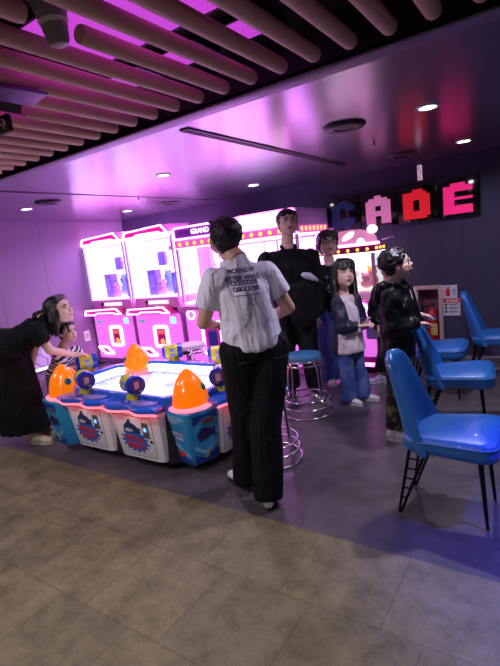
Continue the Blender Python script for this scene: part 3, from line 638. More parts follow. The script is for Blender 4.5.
# game console by the left wall
t = thing('game_console', 'low glowing game console on posts by the left wall behind the woman', 'arcade console', (-4.95, 2.62, 0), R(90))
T = Matrix.Rotation(R(-38), 4, 'X')
mb = MB(Matrix.Translation((0, 0, .62)) @ Matrix.Rotation(R(50), 4, 'X')); mb.box((0, 0, 0), (.66, .5, .07)); mb.build('panel', mat('console_white', S(220, 200, 230), .35), t, bevel=.012)
TT = Matrix.Translation((0, 0, .62)) @ Matrix.Rotation(R(50), 4, 'X') @ Matrix.Translation((0, 0, .036))
mb = MB(); 
for hx, hy in ((.05, -.05), (.2, .03), (.2, -.13), (-.1, -.13), (.05, .1)):
    P = [(hx + .085 * math.cos(a * PI / 3), hy + .085 * math.sin(a * PI / 3)) for a in range(6)]; mb.ring(P, inset(P, .006), TT, .003)
mb.build('hexagon_lines', mat('hex_blue', S(120, 140, 215), .5), t)
MB().prism(rrect(-.28, 0, -.08, .17, .015), TT, .006).build('screen', emis('console_screen', (.35, .85, .7), 1.2), t)
MB().prism(rrect(-.3, -.22, -.14, -.1, .02), TT, .005).build('corner_print', emis('console_cyan', (.15, .5, .95), .8), t)
for yy in (.235, -.235): MB(TT).box((0, yy, 0), (.64, .02, .012)).build('edge_light', emis('warm_edge_light', (1, .9, .45), 3), t)
for x in (-.2, .2):
    MB().box((x, .05, .3), (.05, .05, .6)).build('leg', mat('console_leg', S(190, 170, 205), .3, .4), t, bevel=.005)
    MB().box((x, .02, .015), (.08, .3, .03)).build('foot', MATS['console_leg'], t, bevel=.005)

# wall socket beside the first crane game
t = thing('wall_sign', 'small white notice on the left wall beside the leftmost crane game', 'sign', (WL + .004, 4.45, .38))
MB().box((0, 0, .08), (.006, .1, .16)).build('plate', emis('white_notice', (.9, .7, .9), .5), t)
mb = MB(); [mb.box((.004, 0, z), (.002, .06, .012)) for z in (.05, .08, .11)]; mb.build('print', MATS['magenta_print'], t)

# ------------------------------------------------------------------ fishing game table
TX, TY = -2.82, 2.62
tbl = thing('fishing_game_table', 'large octagonal ocean fishing game table with white cabinets and orange fish domes', 'arcade table', (TX, TY, 0))
M_cab = mat('white_cabinet', S(248, 247, 248), .3, vary=.02)
M_deck = mat('blue_deck', S(40, 100, 215), .18, coat=.5)
M_yel = mat('yellow_enamel', S(214, 196, 40), .3)
M_gunblue = mat('blue_enamel', S(28, 60, 190), .25)
M_rled = emis('red_strip', (1, .07, .1), 5.0)
OCT = [(-.57, -.5), (.57, -.5), (.82, -.25), (.82, .25), (.57, .55), (-.57, .55), (-.95, .25), (-.95, -.25)]
mb = MB(); mb.loft([[V((x * .9, y * .9, z)) for x, y in OCT] for z in (.06, .43)]); mb.build('core', mat('dark_core', S(30, 28, 40), .6), tbl)
inn = [(x * .8, y * .78) for x, y in OCT]
mb = MB(); mb.prism(inn, Matrix.Translation((0, 0, .43)), .012)
play = emis('lit_play_field', (.92, .86, 1), 2.2)
nt = play.node_tree; b = nt.nodes['Principled BSDF']; tc = nt.nodes.new('ShaderNodeTexCoord'); vo = nt.nodes.new('ShaderNodeTexNoise'); vo.inputs['Scale'].default_value = 4; vo.inputs['Detail'].default_value = 5
cr = nt.nodes.new('ShaderNodeValToRGB'); cr.color_ramp.elements[0].position = .35; cr.color_ramp.elements[1].position = .62; cr.color_ramp.elements[0].color = (.25, .3, .7, 1); cr.color_ramp.elements[1].color = (1, .92, 1, 1)
nt.links.new(tc.outputs['Object'], vo.inputs[0]); nt.links.new(vo.outputs['Fac'], cr.inputs[0]); nt.links.new(cr.outputs[0], b.inputs['Emission Color']); b.inputs['Roughness'].default_value = .12
mb.build('play_field', play, tbl)
mb = MB(); mb.prism(inset(inn, .004), Matrix.Translation((0, 0, .487)), .006); mb.build('glass_top', glass(), tbl)
mb = MB(); o2 = [(x * .9, y * .89) for x, y in OCT]; mb.ring(o2, [(x * .8, y * .78) for x, y in OCT], Matrix.Translation((0, 0, .43)), .12); mb.build('rim', M_deck, tbl, bevel=.01)
mb = MB(); mb.ring(inset(inn, -.001), inset(inn, .012), Matrix.Translation((0, 0, .495)), .03); mb.build('rim_light', emis('rim_light_white', (.85, .9, 1), 5), tbl)
M_splash = mat('splash_blue', S(30, 112, 215), .4); M_logo_red = mat('logo_red', S(226, 44, 34), .4); M_navy = mat('shark_navy', S(40, 60, 120), .4); M_plate = mat('door_seam', S(150, 148, 152), .5)
def splash(n, r0, r1, sx, sy, seed):
    q = random.Random(seed); return [((r0 + (r1 - r0) * (1 if k % 2 else .0) * q.uniform(.6, 1)) * sx * math.cos(2 * PI * k / n), (r0 + (r1 - r0) * (1 if k % 2 else 0) * q.uniform(.6, 1)) * sy * math.sin(2 * PI * k / n)) for k in range(n)]
def station(cx, cy, ang, gun_dir, wt=.52, wb=.45, off=-.08):
    A = Matrix.Translation((cx - TX, cy - TY, 0)) @ Matrix.Rotation(R(ang), 4, 'Z')
    # cabinet: front leans in towards the floor
    yt, yb, zt, zb = .04, .085, .455, .075
    def q(s, z, y1): # cross-section outline
        k = (z - zb) / (zt - zb); w = wb + (wt - wb) * k; y = yb + (yt - yb) * k
        return [V(p) for p in ((-w / 2, y + .05, z), (-w / 2 + .012, y + .015, z), (-w / 2 + .05, y, z), (w / 2 - .05, y, z), (w / 2 - .012, y + .015, z), (w / 2, y + .05, z), (w / 2 - .03, y1, z), (-w / 2 + .03, y1, z))]
    mb = MB(A); mb.loft([q(1, zb, .3), q(1, zb + .02, .3), q(1, .3, .28), q(1, zt, .26)]); cab = mb.build('cabinet', M_cab, tbl, smooth=True, angle=25)
    # frame of the leaning front
    ex = V((1, 0, 0)); ey = V((0, yt - yb, zt - zb)).normalized(); ez = ex.cross(ey)
    F = A @ frame((0, (yt + yb) / 2, (zt + zb) / 2), ex, ey, ez)
    dr = [(-.185, -.165), (.165, -.165), (.185, .155), (-.205, .155)]
    mb = MB(); mb.prism(dr, F, .004); mb.build('door', M_cab, cab, bevel=.0015)
    mb = MB(); mb.ring([(x * 1.02, y * 1.02) for x, y in dr], dr, F, .0025); mb.build('door_seam', M_plate, cab)
    mb = MB(); G = F @ Matrix.Translation((-.022, -.045, .004)); mb.prism(splash(30, .105, .15, 1.08, .72, 3), G, .002); mb.build('splash_print', M_splash, cab)
    mb = MB(); [(text_mb(mb, 'DEEP SEA', .058, F @ Matrix.Translation((-.025 + e, -.028, .006 + k * .0003)) @ Matrix.Rotation(R(-3), 4, 'Z'), .003, .82), text_mb(mb, 'PARTY', .072, F @ Matrix.Translation((-.02 + e, -.09, .006 + k * .0003)) @ Matrix.Rotation(R(-3), 4, 'Z'), .003, .9)) for k, e in enumerate((0, .002, -.002))]; mb.build('logo_lettering', M_logo_red, cab)
    sh = [(-.1, .0), (-.085, .05), (-.05, .075), (-.03, .1), (-.01, .105), (-.012, .078), (.03, .06), (.06, .035), (.085, .04), (.07, .015), (.06, -.01), (.0, -.005), (-.05, -.012)]
    mb = MB(); mb.prism([(x - .02, y + .03) for x, y in sh], F @ Matrix.Translation((0, 0, .004)), .004); mb.build('shark_print', M_navy, cab)
    mb = MB(); mb.prism([(-.09, .03), (-.05, .05), (.0, .04), (.0, .025), (-.05, .018)], F @ Matrix.Translation((-.02, .01, .008)), .001); mb.build('shark_belly', MATS['white_print'], cab)
    mb = MB(); mb.prism(rrect(.09, .0, .15, .12, .008, 2), F @ Matrix.Translation((0, 0, .004)), .008); mb.build('coin_slot', mat('coin_steel', S(150, 150, 156), .3, .8), cab, bevel=.002)
    mb = MB(); mb.prism(rrect(.108, .052, .132, .082, .008, 2), F @ Matrix.Translation((0, 0, .012)), .003); mb.build('coin_light', emis('coin_blue', (.1, .3, 1), 3), cab)
    mb = MB(); mb.prism([(.152 + .01 * math.cos(a * PI / 6), -.03 + .012 * math.sin(a * PI / 6)) for a in range(12)], F @ Matrix.Translation((0, 0, .004)), .006); mb.build('lock', M_black, cab)
    # deck with a wavy front edge
    N = 28; fr = [(-.29 + .58 * k / N, -.012 + .018 * math.cos(4 * PI * k / N)) for k in range(N + 1)]
    dp = fr + [(.25, .2), (-.25, .2)]
    mb = MB(A @ Matrix.Translation((0, 0, .475))); mb.prism(dp, Matrix.Identity(4), .035); dk = mb.build('deck', M_deck, tbl, bevel=.008)
    mb = MB(A); mb.tube([V((x, y + .006, .467)) for x, y in fr], .008, 8); mb.build('deck_light', M_rled, dk, smooth=True)
    P = [(.1 + .13 * math.cos(2 * PI * k / 24), .1 + .075 * math.sin(2 * PI * k / 24)) for k in range(24)]
    mb = MB(A @ Matrix.Translation((0, 0, .51))); mb.prism(P, Matrix.Identity(4), .012); mb.build('touch_panel', mat('lilac_acrylic', S(150, 130, 205), .12, coat=.5), dk, bevel=.004)
    mb = MB(A); mb.ball((off, .12, .505), (.11, .08, .022)); mb.build('deck_wave', M_gunblue, dk, smooth=True)
    # water cannon
    gx, gy = off, .13
    mb = MB(A); mb.loft([[V((gx + sx * a, gy + sy * b, z)) for sx, sy in ((-1, -1), (1, -1), (1, 1), (-1, 1))] for a, b, z in ((.05, .045, .515), (.035, .03, .58), (.045, .04, .63))]); gun = mb.build('cannon', M_yel, tbl, bevel=.005)
    g = V((math.cos(R(gun_dir)), math.sin(R(gun_dir)), 0)); c = V((gx, gy, 0)); c = A @ c; c = V((c.x, c.y, .635)); s = g.cross(V((0, 0, 1)))
    mb = MB(); mb.cone(c - g * .075, c + g * .05, .066, .066, 28); mb.build('barrel', M_yel, gun, smooth=True)
    mb = MB(); mb.cone(c - g * .1, c - g * .072, .055, .07, 28); mb.cone(c + g * .045, c + g * .085, .072, .068, 28); mb.build('end_cap', M_gunblue, gun, smooth=True)
    D = frame(c + g * .085, V((0, 0, 1)).cross(g), (0, 0, 1), g)
    mb = MB(); mb.prism([(.052 * math.cos(a * PI / 12), .052 * math.sin(a * PI / 12)) for a in range(24)], D, .003); mb.build('cap_face', mat('cap_face_purple', S(86, 56, 120), .3), gun)
    mb = MB(); mb.prism(rrect(-.02, -.028, .018, .03, .008, 2), D @ Matrix.Translation((0, 0, .003)), .002); mb.build('cap_emblem', mat('emblem_rose', S(205, 150, 175), .4), gun)
    E2 = frame(c - g * .02 - s * 0, g, (0, 0, 1), s)
    mb = MB()
    for zz in (.02, -.025): mb.prism(rrect(-.03, zz - .012, .02, zz + .012, .004, 2), frame(c + s * .06 + V((0, 0, 0)), g, (0, 0, 1), s), .008)
    mb.build('barrel_mark', mat('mark_violet', S(120, 130, 215), .4), gun)
    mb = MB(); hp0 = c + g * .08 + V((0, 0, -.035)); mb.cap(hp0 - s * .02, hp0 + g * .07 + s * .01, .016, .013); mb.build('handle', M_blackplastic, gun, smooth=True)
station(-3.13, 2.05, 0, -25, wt=.54, wb=.46, off=-.05)
station(-2.58, 2.05, 0, -20, wt=.54, wb=.47, off=-.04)
station(-3.86, 2.62, -90, 60, wt=.46, wb=.4, off=0)
station(-1.95, 2.62, 90, -60, wt=.46, wb=.4)
station(-3.08, 3.26, 180, 40, off=.02)
station(-2.53, 3.26, 180, 30, off=0)
M_sea = mat('sea_print', S(42, 150, 205), .35); M_sea2 = mat('sea_print_deep', S(22, 62, 150), .35); M_sea3 = mat('sea_print_pale', S(130, 190, 225), .35)
M_dome_o = mat('orange_acrylic', S(255, 120, 14), .22, emit=(1, .2, .0), estr=.55, coat=.4)
def corner(cx, cy, ang, eye_dirs):
    A = Matrix.Translation((cx - TX, cy - TY, 0)) @ Matrix.Rotation(R(ang), 4, 'Z')
    # two faces meeting in an edge that points along local -Y
    pt = [(-.2, .02), (-.02, -.14), (.02, -.14), (.2, .02), (.14, .2), (-.14, .2)]
    pb = [(x * .76, y * .76 + .03) for x, y in pt]
    mb = MB(A); mb.loft([[V((x, y, .06)) for x, y in pb], [V((x, y, .46)) for x, y in pt]]); cab = mb.build('corner_cabinet', M_sea, tbl, bevel=.012, seg=3)
    for side in (-1, 1):
        p0, p1 = V((side * .02, -.14, .46)), V((side * .2, .02, .46)); b0 = V((pb[1 if side < 0 else 2][0], pb[1][1], .06)); b1 = V((pb[0 if side < 0 else 3][0], pb[0][1], .06))
        if side < 0: p0, p1, b0, b1 = p1, p0, b1, b0
        ey = ((p0 + p1) / 2 - (b0 + b1) / 2); Hh = ey.length; ey.normalize(); ex = ((p1 - p0) - ey * (p1 - p0).dot(ey)).normalized(); ez = ex.cross(ey)
        F = A @ frame((b0 + b1 + p0 + p1) / 4, ex, ey, ez); W = .215; 
        def strip(lo, hi, m, dz, nm):
            N = 16; up_ = []; dn = []
            for k in range(N + 1):
                u = k / N; x = (u - .5) * W * .93
                up_.append((x, hi(u))); dn.append((x, lo(u)))
            mb = MB(); mb.prism(dn + list(reversed(up_)), F @ Matrix.Translation((0, 0, dz)), .0015); mb.build(nm, m, cab)
        sw = lambda u: math.sin(5.2 * u + (0 if side < 0 else 2.2))
        strip(lambda u: -.19, lambda u: -.135 + .02 * sw(u), M_sea2, .001, 'deep_wave_print')
        strip(lambda u: -.1 + .03 * sw(u), lambda u: -.07 + .035 * sw(u), M_sea3, .001, 'pale_wave_print')
        strip(lambda u: .13 + .02 * sw(u + .5), lambda u: .175, M_sea3 if side < 0 else M_sea2, .001, 'top_wave_print')
        if side < 0:
            mb = MB(); T = F @ Matrix.Translation((0, .02, .002)); text_mb(mb, 'DEEP SEA', .034, T @ Matrix.Translation((-.0, .018, 0)), .002, .9, .001); text_mb(mb, 'PARTY', .034, T @ Matrix.Translation((.02, -.018, 0)), .002, .9, .001); mb.build('cabinet_lettering', MATS['white_print'], cab)
            fp = [(-.035, 0), (-.02, .018), (.0, .022), (.02, .01), (.04, .024), (.036, 0), (.04, -.02), (.02, -.01), (0, -.02), (-.02, -.015)]
            mb = MB(); mb.prism([(x, y - .12) for x, y in fp], F @ Matrix.Translation((0, 0, .003)), .002); mb.build('red_fish_print', M_logo_red, cab)
        else:
            fp = [(-.08, 0), (-.06, .03), (-.04, .04), (-.05, .06), (-.02, .05), (.02, .045), (.05, .02), (.08, .04), (.075, 0), (.085, -.035), (.05, -.02), (0, -.04), (-.03, -.035), (-.05, -.05), (-.06, -.02)]
            mb = MB(); mb.prism([(x, y + .02) for x, y in fp], F @ Matrix.Translation((0, 0, .003)), .002); mb.build('dark_fish_print', mat('fish_plum', S(44, 30, 84), .4), cab)
            mb = MB(); mb.prism([(-.03, -.15), (-.005, -.14), (.005, -.1), (.02, -.105), (.015, -.14), (.0, -.165)], F @ Matrix.Translation((0, 0, .003)), .002); mb.build('coral_print', mat('sand_print', S(200, 160, 120), .5), cab)
            mb = MB(); mb.prism(rrect(-.03, .1, .07, .135, .006, 2), F @ Matrix.Translation((0, 0, .003)), .002); mb.build('brown_label_print', mat('brown_print', S(120, 80, 70), .5), cab)
    c = A @ V((0, .06, 0))
    mb = MB(); mb.lathe([(.145, .458), (.158, .462), (.16, .475), (.145, .485)], (c.x, c.y, 0), 40); mb.build('dome_light', M_rled, tbl, smooth=True)
    q = random.Random(5)
    prof = [(.135, .48), (.138, .50), (.13, .53), (.127, .55), (.116, .585), (.112, .60), (.092, .64), (.085, .655), (.058, .69), (.03, .722), (.008, .735)]
    mb = MB(); mb.loft([[V((c.x + r * math.cos(a) * (1 + .05 * math.cos(3 * a + 8 * z)), c.y + r * math.sin(a) * (1 + .05 * math.cos(3 * a + 8 * z)), z)) for a in [2 * PI * j / 40 for j in range(40)]] for r, z in prof])
    dome = mb.build('fish_dome', M_dome_o, tbl, smooth=True)
    B = Matrix.Translation((c.x, c.y, 0)) @ Matrix.Rotation(R(ang), 4, 'Z')
    mb = MB(B); mb.loft([[V((s * w, y, z)) for s in (-1, 1) for y in (ys if s < 0 else reversed(ys))] for w, ys, z in ((.012, (.07, .16), .56), (.012, (.05, .14), .62), (.006, (.03, .08), .69))]); mb.build('fin', M_dome_o, dome, bevel=.004)
    for e in eye_dirs:
        dv = V((math.cos(R(e)), math.sin(R(e)), .35)).normalized(); ce = V((c.x, c.y, .6)) + V((dv.x, dv.y, 0)) * .116
        mb = MB(); Q = dv.to_track_quat('Z', 'Y').to_matrix(); mb.ball(ce, (.03, .03, .012), Q); mb.build('eye', mat('eye_teal', S(40, 130, 130), .2), dome, smooth=True)
        mb = MB(); mb.ball(ce + dv * .009, (.014, .014, .008), Q); mb.build('pupil', M_blackplastic, dome, smooth=True)
corner(-2.17, 2.27, 32, (150, 20))
corner(-3.56, 2.17, -50, (-15, 170))
corner(-2.16, 3.05, 140, (200, 60))
corner(-3.5, 3.03, -140, (120, 250))
for x, y in ((-.45, -.38), (.45, -.38), (.62, .0), (-.62, 0), (.45, .4), (-.45, .4)):
    mb = MB(); mb.cone((x, y, .002), (x, y, .07), .03, .03, 16); mb.build('foot', M_black, tbl, smooth=True)

# ------------------------------------------------------------------ blue chairs
def chair(x, y, rot, lab):
    t = thing('chair', lab, 'chair', (x, y, 0), R(rot), 'blue vinyl chairs')
    # seat: rounded pad, slightly wider at the front
    P = []
    for cx, cy, a0, r in ((.145, .16, 0, .07), (-.19, .14, 90, .05), (-.19, -.14, 180, .05), (.145, -.16, 270, .07)):
        for k in range(7): a = R(a0 + 15 * k); P.append((cx + r * math.cos(a), cy + r * math.sin(a)))
    def rg(s, z): return [V((px * s, py * s, z + (.012 * (px / .25) if z > .43 else 0))) for px, py in P]
    mb = MB(); mb.loft([rg(.9, .375), rg(.97, .385), rg(1, .41), rg(1, .44), rg(.97, .462), rg(.85, .474), rg(.45, .48), rg(.1, .481)])
    mb.build('seat', M_blue_vinyl, t, smooth=True, angle=60)
    mb = MB(); mb.tube([V((px * 1.0, py * 1.0, .445 + .012 * px / .25)) for px, py in P], .006, 8, True); mb.build('piping', mat('blue_piping', S(30, 90, 150), .4), t, smooth=True)
    # backrest shell
    NU, NV = 17, 16; front = []; back = []
    for i in range(NV + 1):
        v = i / NV; z = .37 + .50 * v
        w = .215 - .095 * v
        if v > .86: w *= math.sqrt(max(.0, 1 - ((v - .86) / .15) ** 2)) * .75 + .25
        th = .026 + .016 * (1 - v)
        fr = []; bk = []
        for j in range(NU + 1):
            u = -1 + 2 * j / NU
            x = -.215 - .115 * v ** 1.15 + (.075 * (1 - v) + .02) * abs(u) ** 2.2
            e = th * (1 - .55 * abs(u) ** 6) * (.55 if i in (0, NV) else 1)
            fr.append(V((x + e, u * w * .97, z))); bk.append(V((x - e, u * w, z)))
        front.append(fr); back.append(list(reversed(bk)))
    mb = MB(); mb.loft([list(a) + list(b) for a, b in zip(front, back)]); mb.build('backrest', M_blue_vinyl, t, smooth=True, angle=70)
    # seat frame, ladder rear legs, thin front legs
    mb = MB(); mb.box((-.01, 0, .366), (.3, .03, .018)); mb.box((.12, 0, .366), (.03, .31, .018)); mb.box((-.16, 0, .366), (.03, .3, .018)); mb.build('seat_frame', M_black, t, bevel=.003)
    for s in (-1, 1):
        top1, top2, ft = V((-.13, s * .13, .37)), V((-.215, s * .13, .37)), V((-.275, s * .155, .004))
        mb = MB(); mb.cone(top1, ft + V((.006, 0, 0)), .009, .007, 10); mb.cone(top2, ft - V((.006, 0, 0)), .009, .007, 10)
        for k in range(1, 6):
            q = k / 6.5; mb.cone(top1.lerp(ft, q), top2.lerp(ft, q), .005, .005, 8)
        mb.cap(ft + V((0, 0, .014)), ft + V((0, 0, .011)), .0105); mb.build('leg', M_black, t, smooth=True)
        mb = MB(); mb.cone((.125, s * .13, .37), (.155, s * .15, .004), .014, .008, 12); mb.build('leg', M_black, t, smooth=True)
chair(-.465, 2.46, 0, 'blue vinyl chair nearest the camera, casting the large shadow')
chair(-.63, 3.57, 9, 'blue vinyl chair whose backrest the boy in black rests his hands on')
chair(-.93, 4.33, 5, 'blue vinyl chair mostly hidden behind the boy and another chair')
chair(-.5, 4.88, 4, 'blue vinyl chair farthest right by the back wall')

# ------------------------------------------------------------------ chrome stools
M_stoolvinyl = mat('teal_vinyl', S(56, 110, 150), .35, bump=.1, bscale=150)
def stool(x, y, lab, seat=None, h=.55):
    t = thing('stool', lab, 'stool', (x, y, 0), rnd.uniform(0, 1), 'chrome ring stools')
    MB().lathe([(.05, h - .055), (.15, h - .055), (.158, h - .045), (.16, h - .02), (.15, h - .004), (.12, h + .004), (.03, h + .008)], n=40).build('seat', seat or M_stoolvinyl, t, smooth=True)
    def hoop(r, z, tr=.009): return [V((r * math.cos(2 * PI * j / 44), r * math.sin(2 * PI * j / 44), z)) for j in range(44)], tr
    for r, z in ((.165, h - .05), (.17, h - .085), (.205, .15), (.215, .085), (.225, .012)):
        P, tr = hoop(r, z); mb = MB(); mb.tube(P, tr, 10, True); mb.build('ring', M_chrome, t, smooth=True)
    for k in range(4):
        a = PI / 4 + k * PI / 2; q = V((math.cos(a), math.sin(a), 0)); mb = MB(); mb.tube([q * .14 + V((0, 0, h - .05)), q * .18 + V((0, 0, h - .12)), q * .212 + V((0, 0, .012))], .009, 10); mb.build('leg', M_chrome, t, smooth=True)
stool(-1.92, 3.53, 'chrome ring stool with a blue-green seat in front of the tall man in black')
stool(-1.76, 2.62, 'chrome ring stool half hidden behind the man in the white t-shirt')
stool(-3.46, 3.78, 'pale-seated stool beyond the far side of the game table', mat('pale_vinyl', S(214, 200, 220), .4))
stool(-4.12, 2.62, 'chrome ring stool under the child in the striped shirt')

# ------------------------------------------------------------------ people
def remesh(mb, name, m, parent, vox, smooth=3, wr=None, world=True):
    """one continuous skin over all the shapes of mb"""
    me = bpy.data.meshes.new(name)
    off = parent.location if world else V((0, 0, 0))
    me.from_pydata([p - off for p in mb.v], [], mb.f)
    bm = bmesh.new(); bm.from_mesh(me); bmesh.ops.recalc_face_normals(bm, faces=bm.faces); bm.to_mesh(me); bm.free()
    o = bpy.data.objects.new(name, me); COL.objects.link(o)
    md = o.modifiers.new('r', 'REMESH'); md.mode = 'VOXEL'; md.voxel_size = vox
    me2 = bpy.data.meshes.new_from_object(o.evaluated_get(bpy.context.evaluated_depsgraph_get()))
    o.modifiers.clear(); o.data = me2; bpy.data.meshes.remove(me); me2.name = name
    nv = len(me2.vertices); co = np.empty(nv * 3, np.float32); me2.vertices.foreach_get('co', co); co = co.reshape(-1, 3)
    ed = np.empty(len(me2.edges) * 2, np.int32); me2.edges.foreach_get('vertices', ed); ed = ed.reshape(-1, 2)
    deg = np.bincount(ed.ravel(), minlength=nv).astype(np.float32)[:, None]
    def avg(x):
        a = np.zeros_like(x); np.add.at(a, ed[:, 0], x[ed[:, 1]]); np.add.at(a, ed[:, 1], x[ed[:, 0]]); return a / np.maximum(deg, 1)
    for _ in range(smooth):
        co = co + .6 * (avg(co) - co); co = co - .35 * (avg(co) - co)
    if wr:
        amp, fr = wr; me2.vertices.foreach_set('co', co.ravel()); me2.update()
        no = np.empty(nv * 3, np.float32); me2.vertices.foreach_get('normal', no); no = no.reshape(-1, 3)
        w = co * np.array(fr, np.float32)
        h = np.sin(w[:, 0] * 1.0 + 1.7 * np.sin(w[:, 2] * .7 + w[:, 1]) + 1.3) * np.sin(w[:, 1] * 1.1 + 1.4 * np.sin(w[:, 2] * .9 - w[:, 0]) + .4) + .6 * np.sin(w[:, 2] * 1.9 + 2.1 * np.sin(w[:, 0] * 1.3 + w[:, 1] * .8))
        co = co + no * (h[:, None] * amp)
    me2.vertices.foreach_set('co', co.ravel()); me2.update()
    me2.materials.clear(); me2.materials.append(m); me2.shade_smooth()
    o.parent = parent
    return o

M_skin = mat('skin', S(214, 164, 142), .5, vary=.04, vscale=14)
M_skin2 = mat('skin_light', S(226, 184, 164), .5, vary=.04, vscale=14)
M_hair = mat('black_hair', S(22, 17, 20), .38, vary=.3, vscale=40, bump=.3, bscale=140)
M_hairb = mat('brown_hair', S(54, 30, 34), .4, vary=.3, vscale=40, bump=.3, bscale=140)
M_eye = mat('eye_white', S(225, 220, 220), .25); M_iris = mat('iris', S(20, 14, 14), .15); M_lip = mat('lips', S(176, 96, 96), .45)
M_sole = mat('white_rubber', S(214, 212, 214), .6)

def vec(J): return {k: V(p) for k, p in J.items()}
def hand(mb, w, d, n, s, thumb, curl=.45, spread=1.0):
    """palm, four fingers and a thumb from wrist w along d; n points out of the palm, thumb: +1/-1 side of d x n"""
    d = d.normalized(); n = (n - d * n.dot(d)).normalized(); a = d.cross(n)
    L = .088 * s
    mb.erings([(w - d * .01, a * .024 * s, n * .019 * s), (w + d * L * .3, a * .034 * s, n * .018 * s), (w + d * L * .75, a * .041 * s, n * .015 * s), (w + d * L, a * .039 * s, n * .012 * s)], 14)
    for k, (o, ln) in enumerate(((-.03, .058), (-.0105, .068), (.0105, .075), (.03, .069))):
        o *= thumb; p = w + d * L * .93 + a * o * s; dd = (d + a * o * 1.6 * spread).normalized()
        for q, sg in enumerate((.45, .32, .26)):
            ax = dd.cross(n).normalized(); dd = Quaternion(ax, curl * (.6, 1.1, .8)[q]) @ dd
            p2 = p + dd * ln * sg * s; mb.cap(p, p2, (.0092, .0086, .008)[q] * s, (.0086, .008, .007)[q] * s, 8); p = p2
    p = w + d * .02 * s + a * .026 * s * thumb; dd = (d * .75 + a * .75 * thumb + n * .35).normalized()
    for q, ln in enumerate((.04, .03, .024)):
        p2 = p + dd * ln * s; mb.cap(p, p2, (.0125, .0105, .009)[q] * s, (.0105, .009, .008)[q] * s, 8); p = p2; dd = (dd + d * .35 + n * .12).normalized()

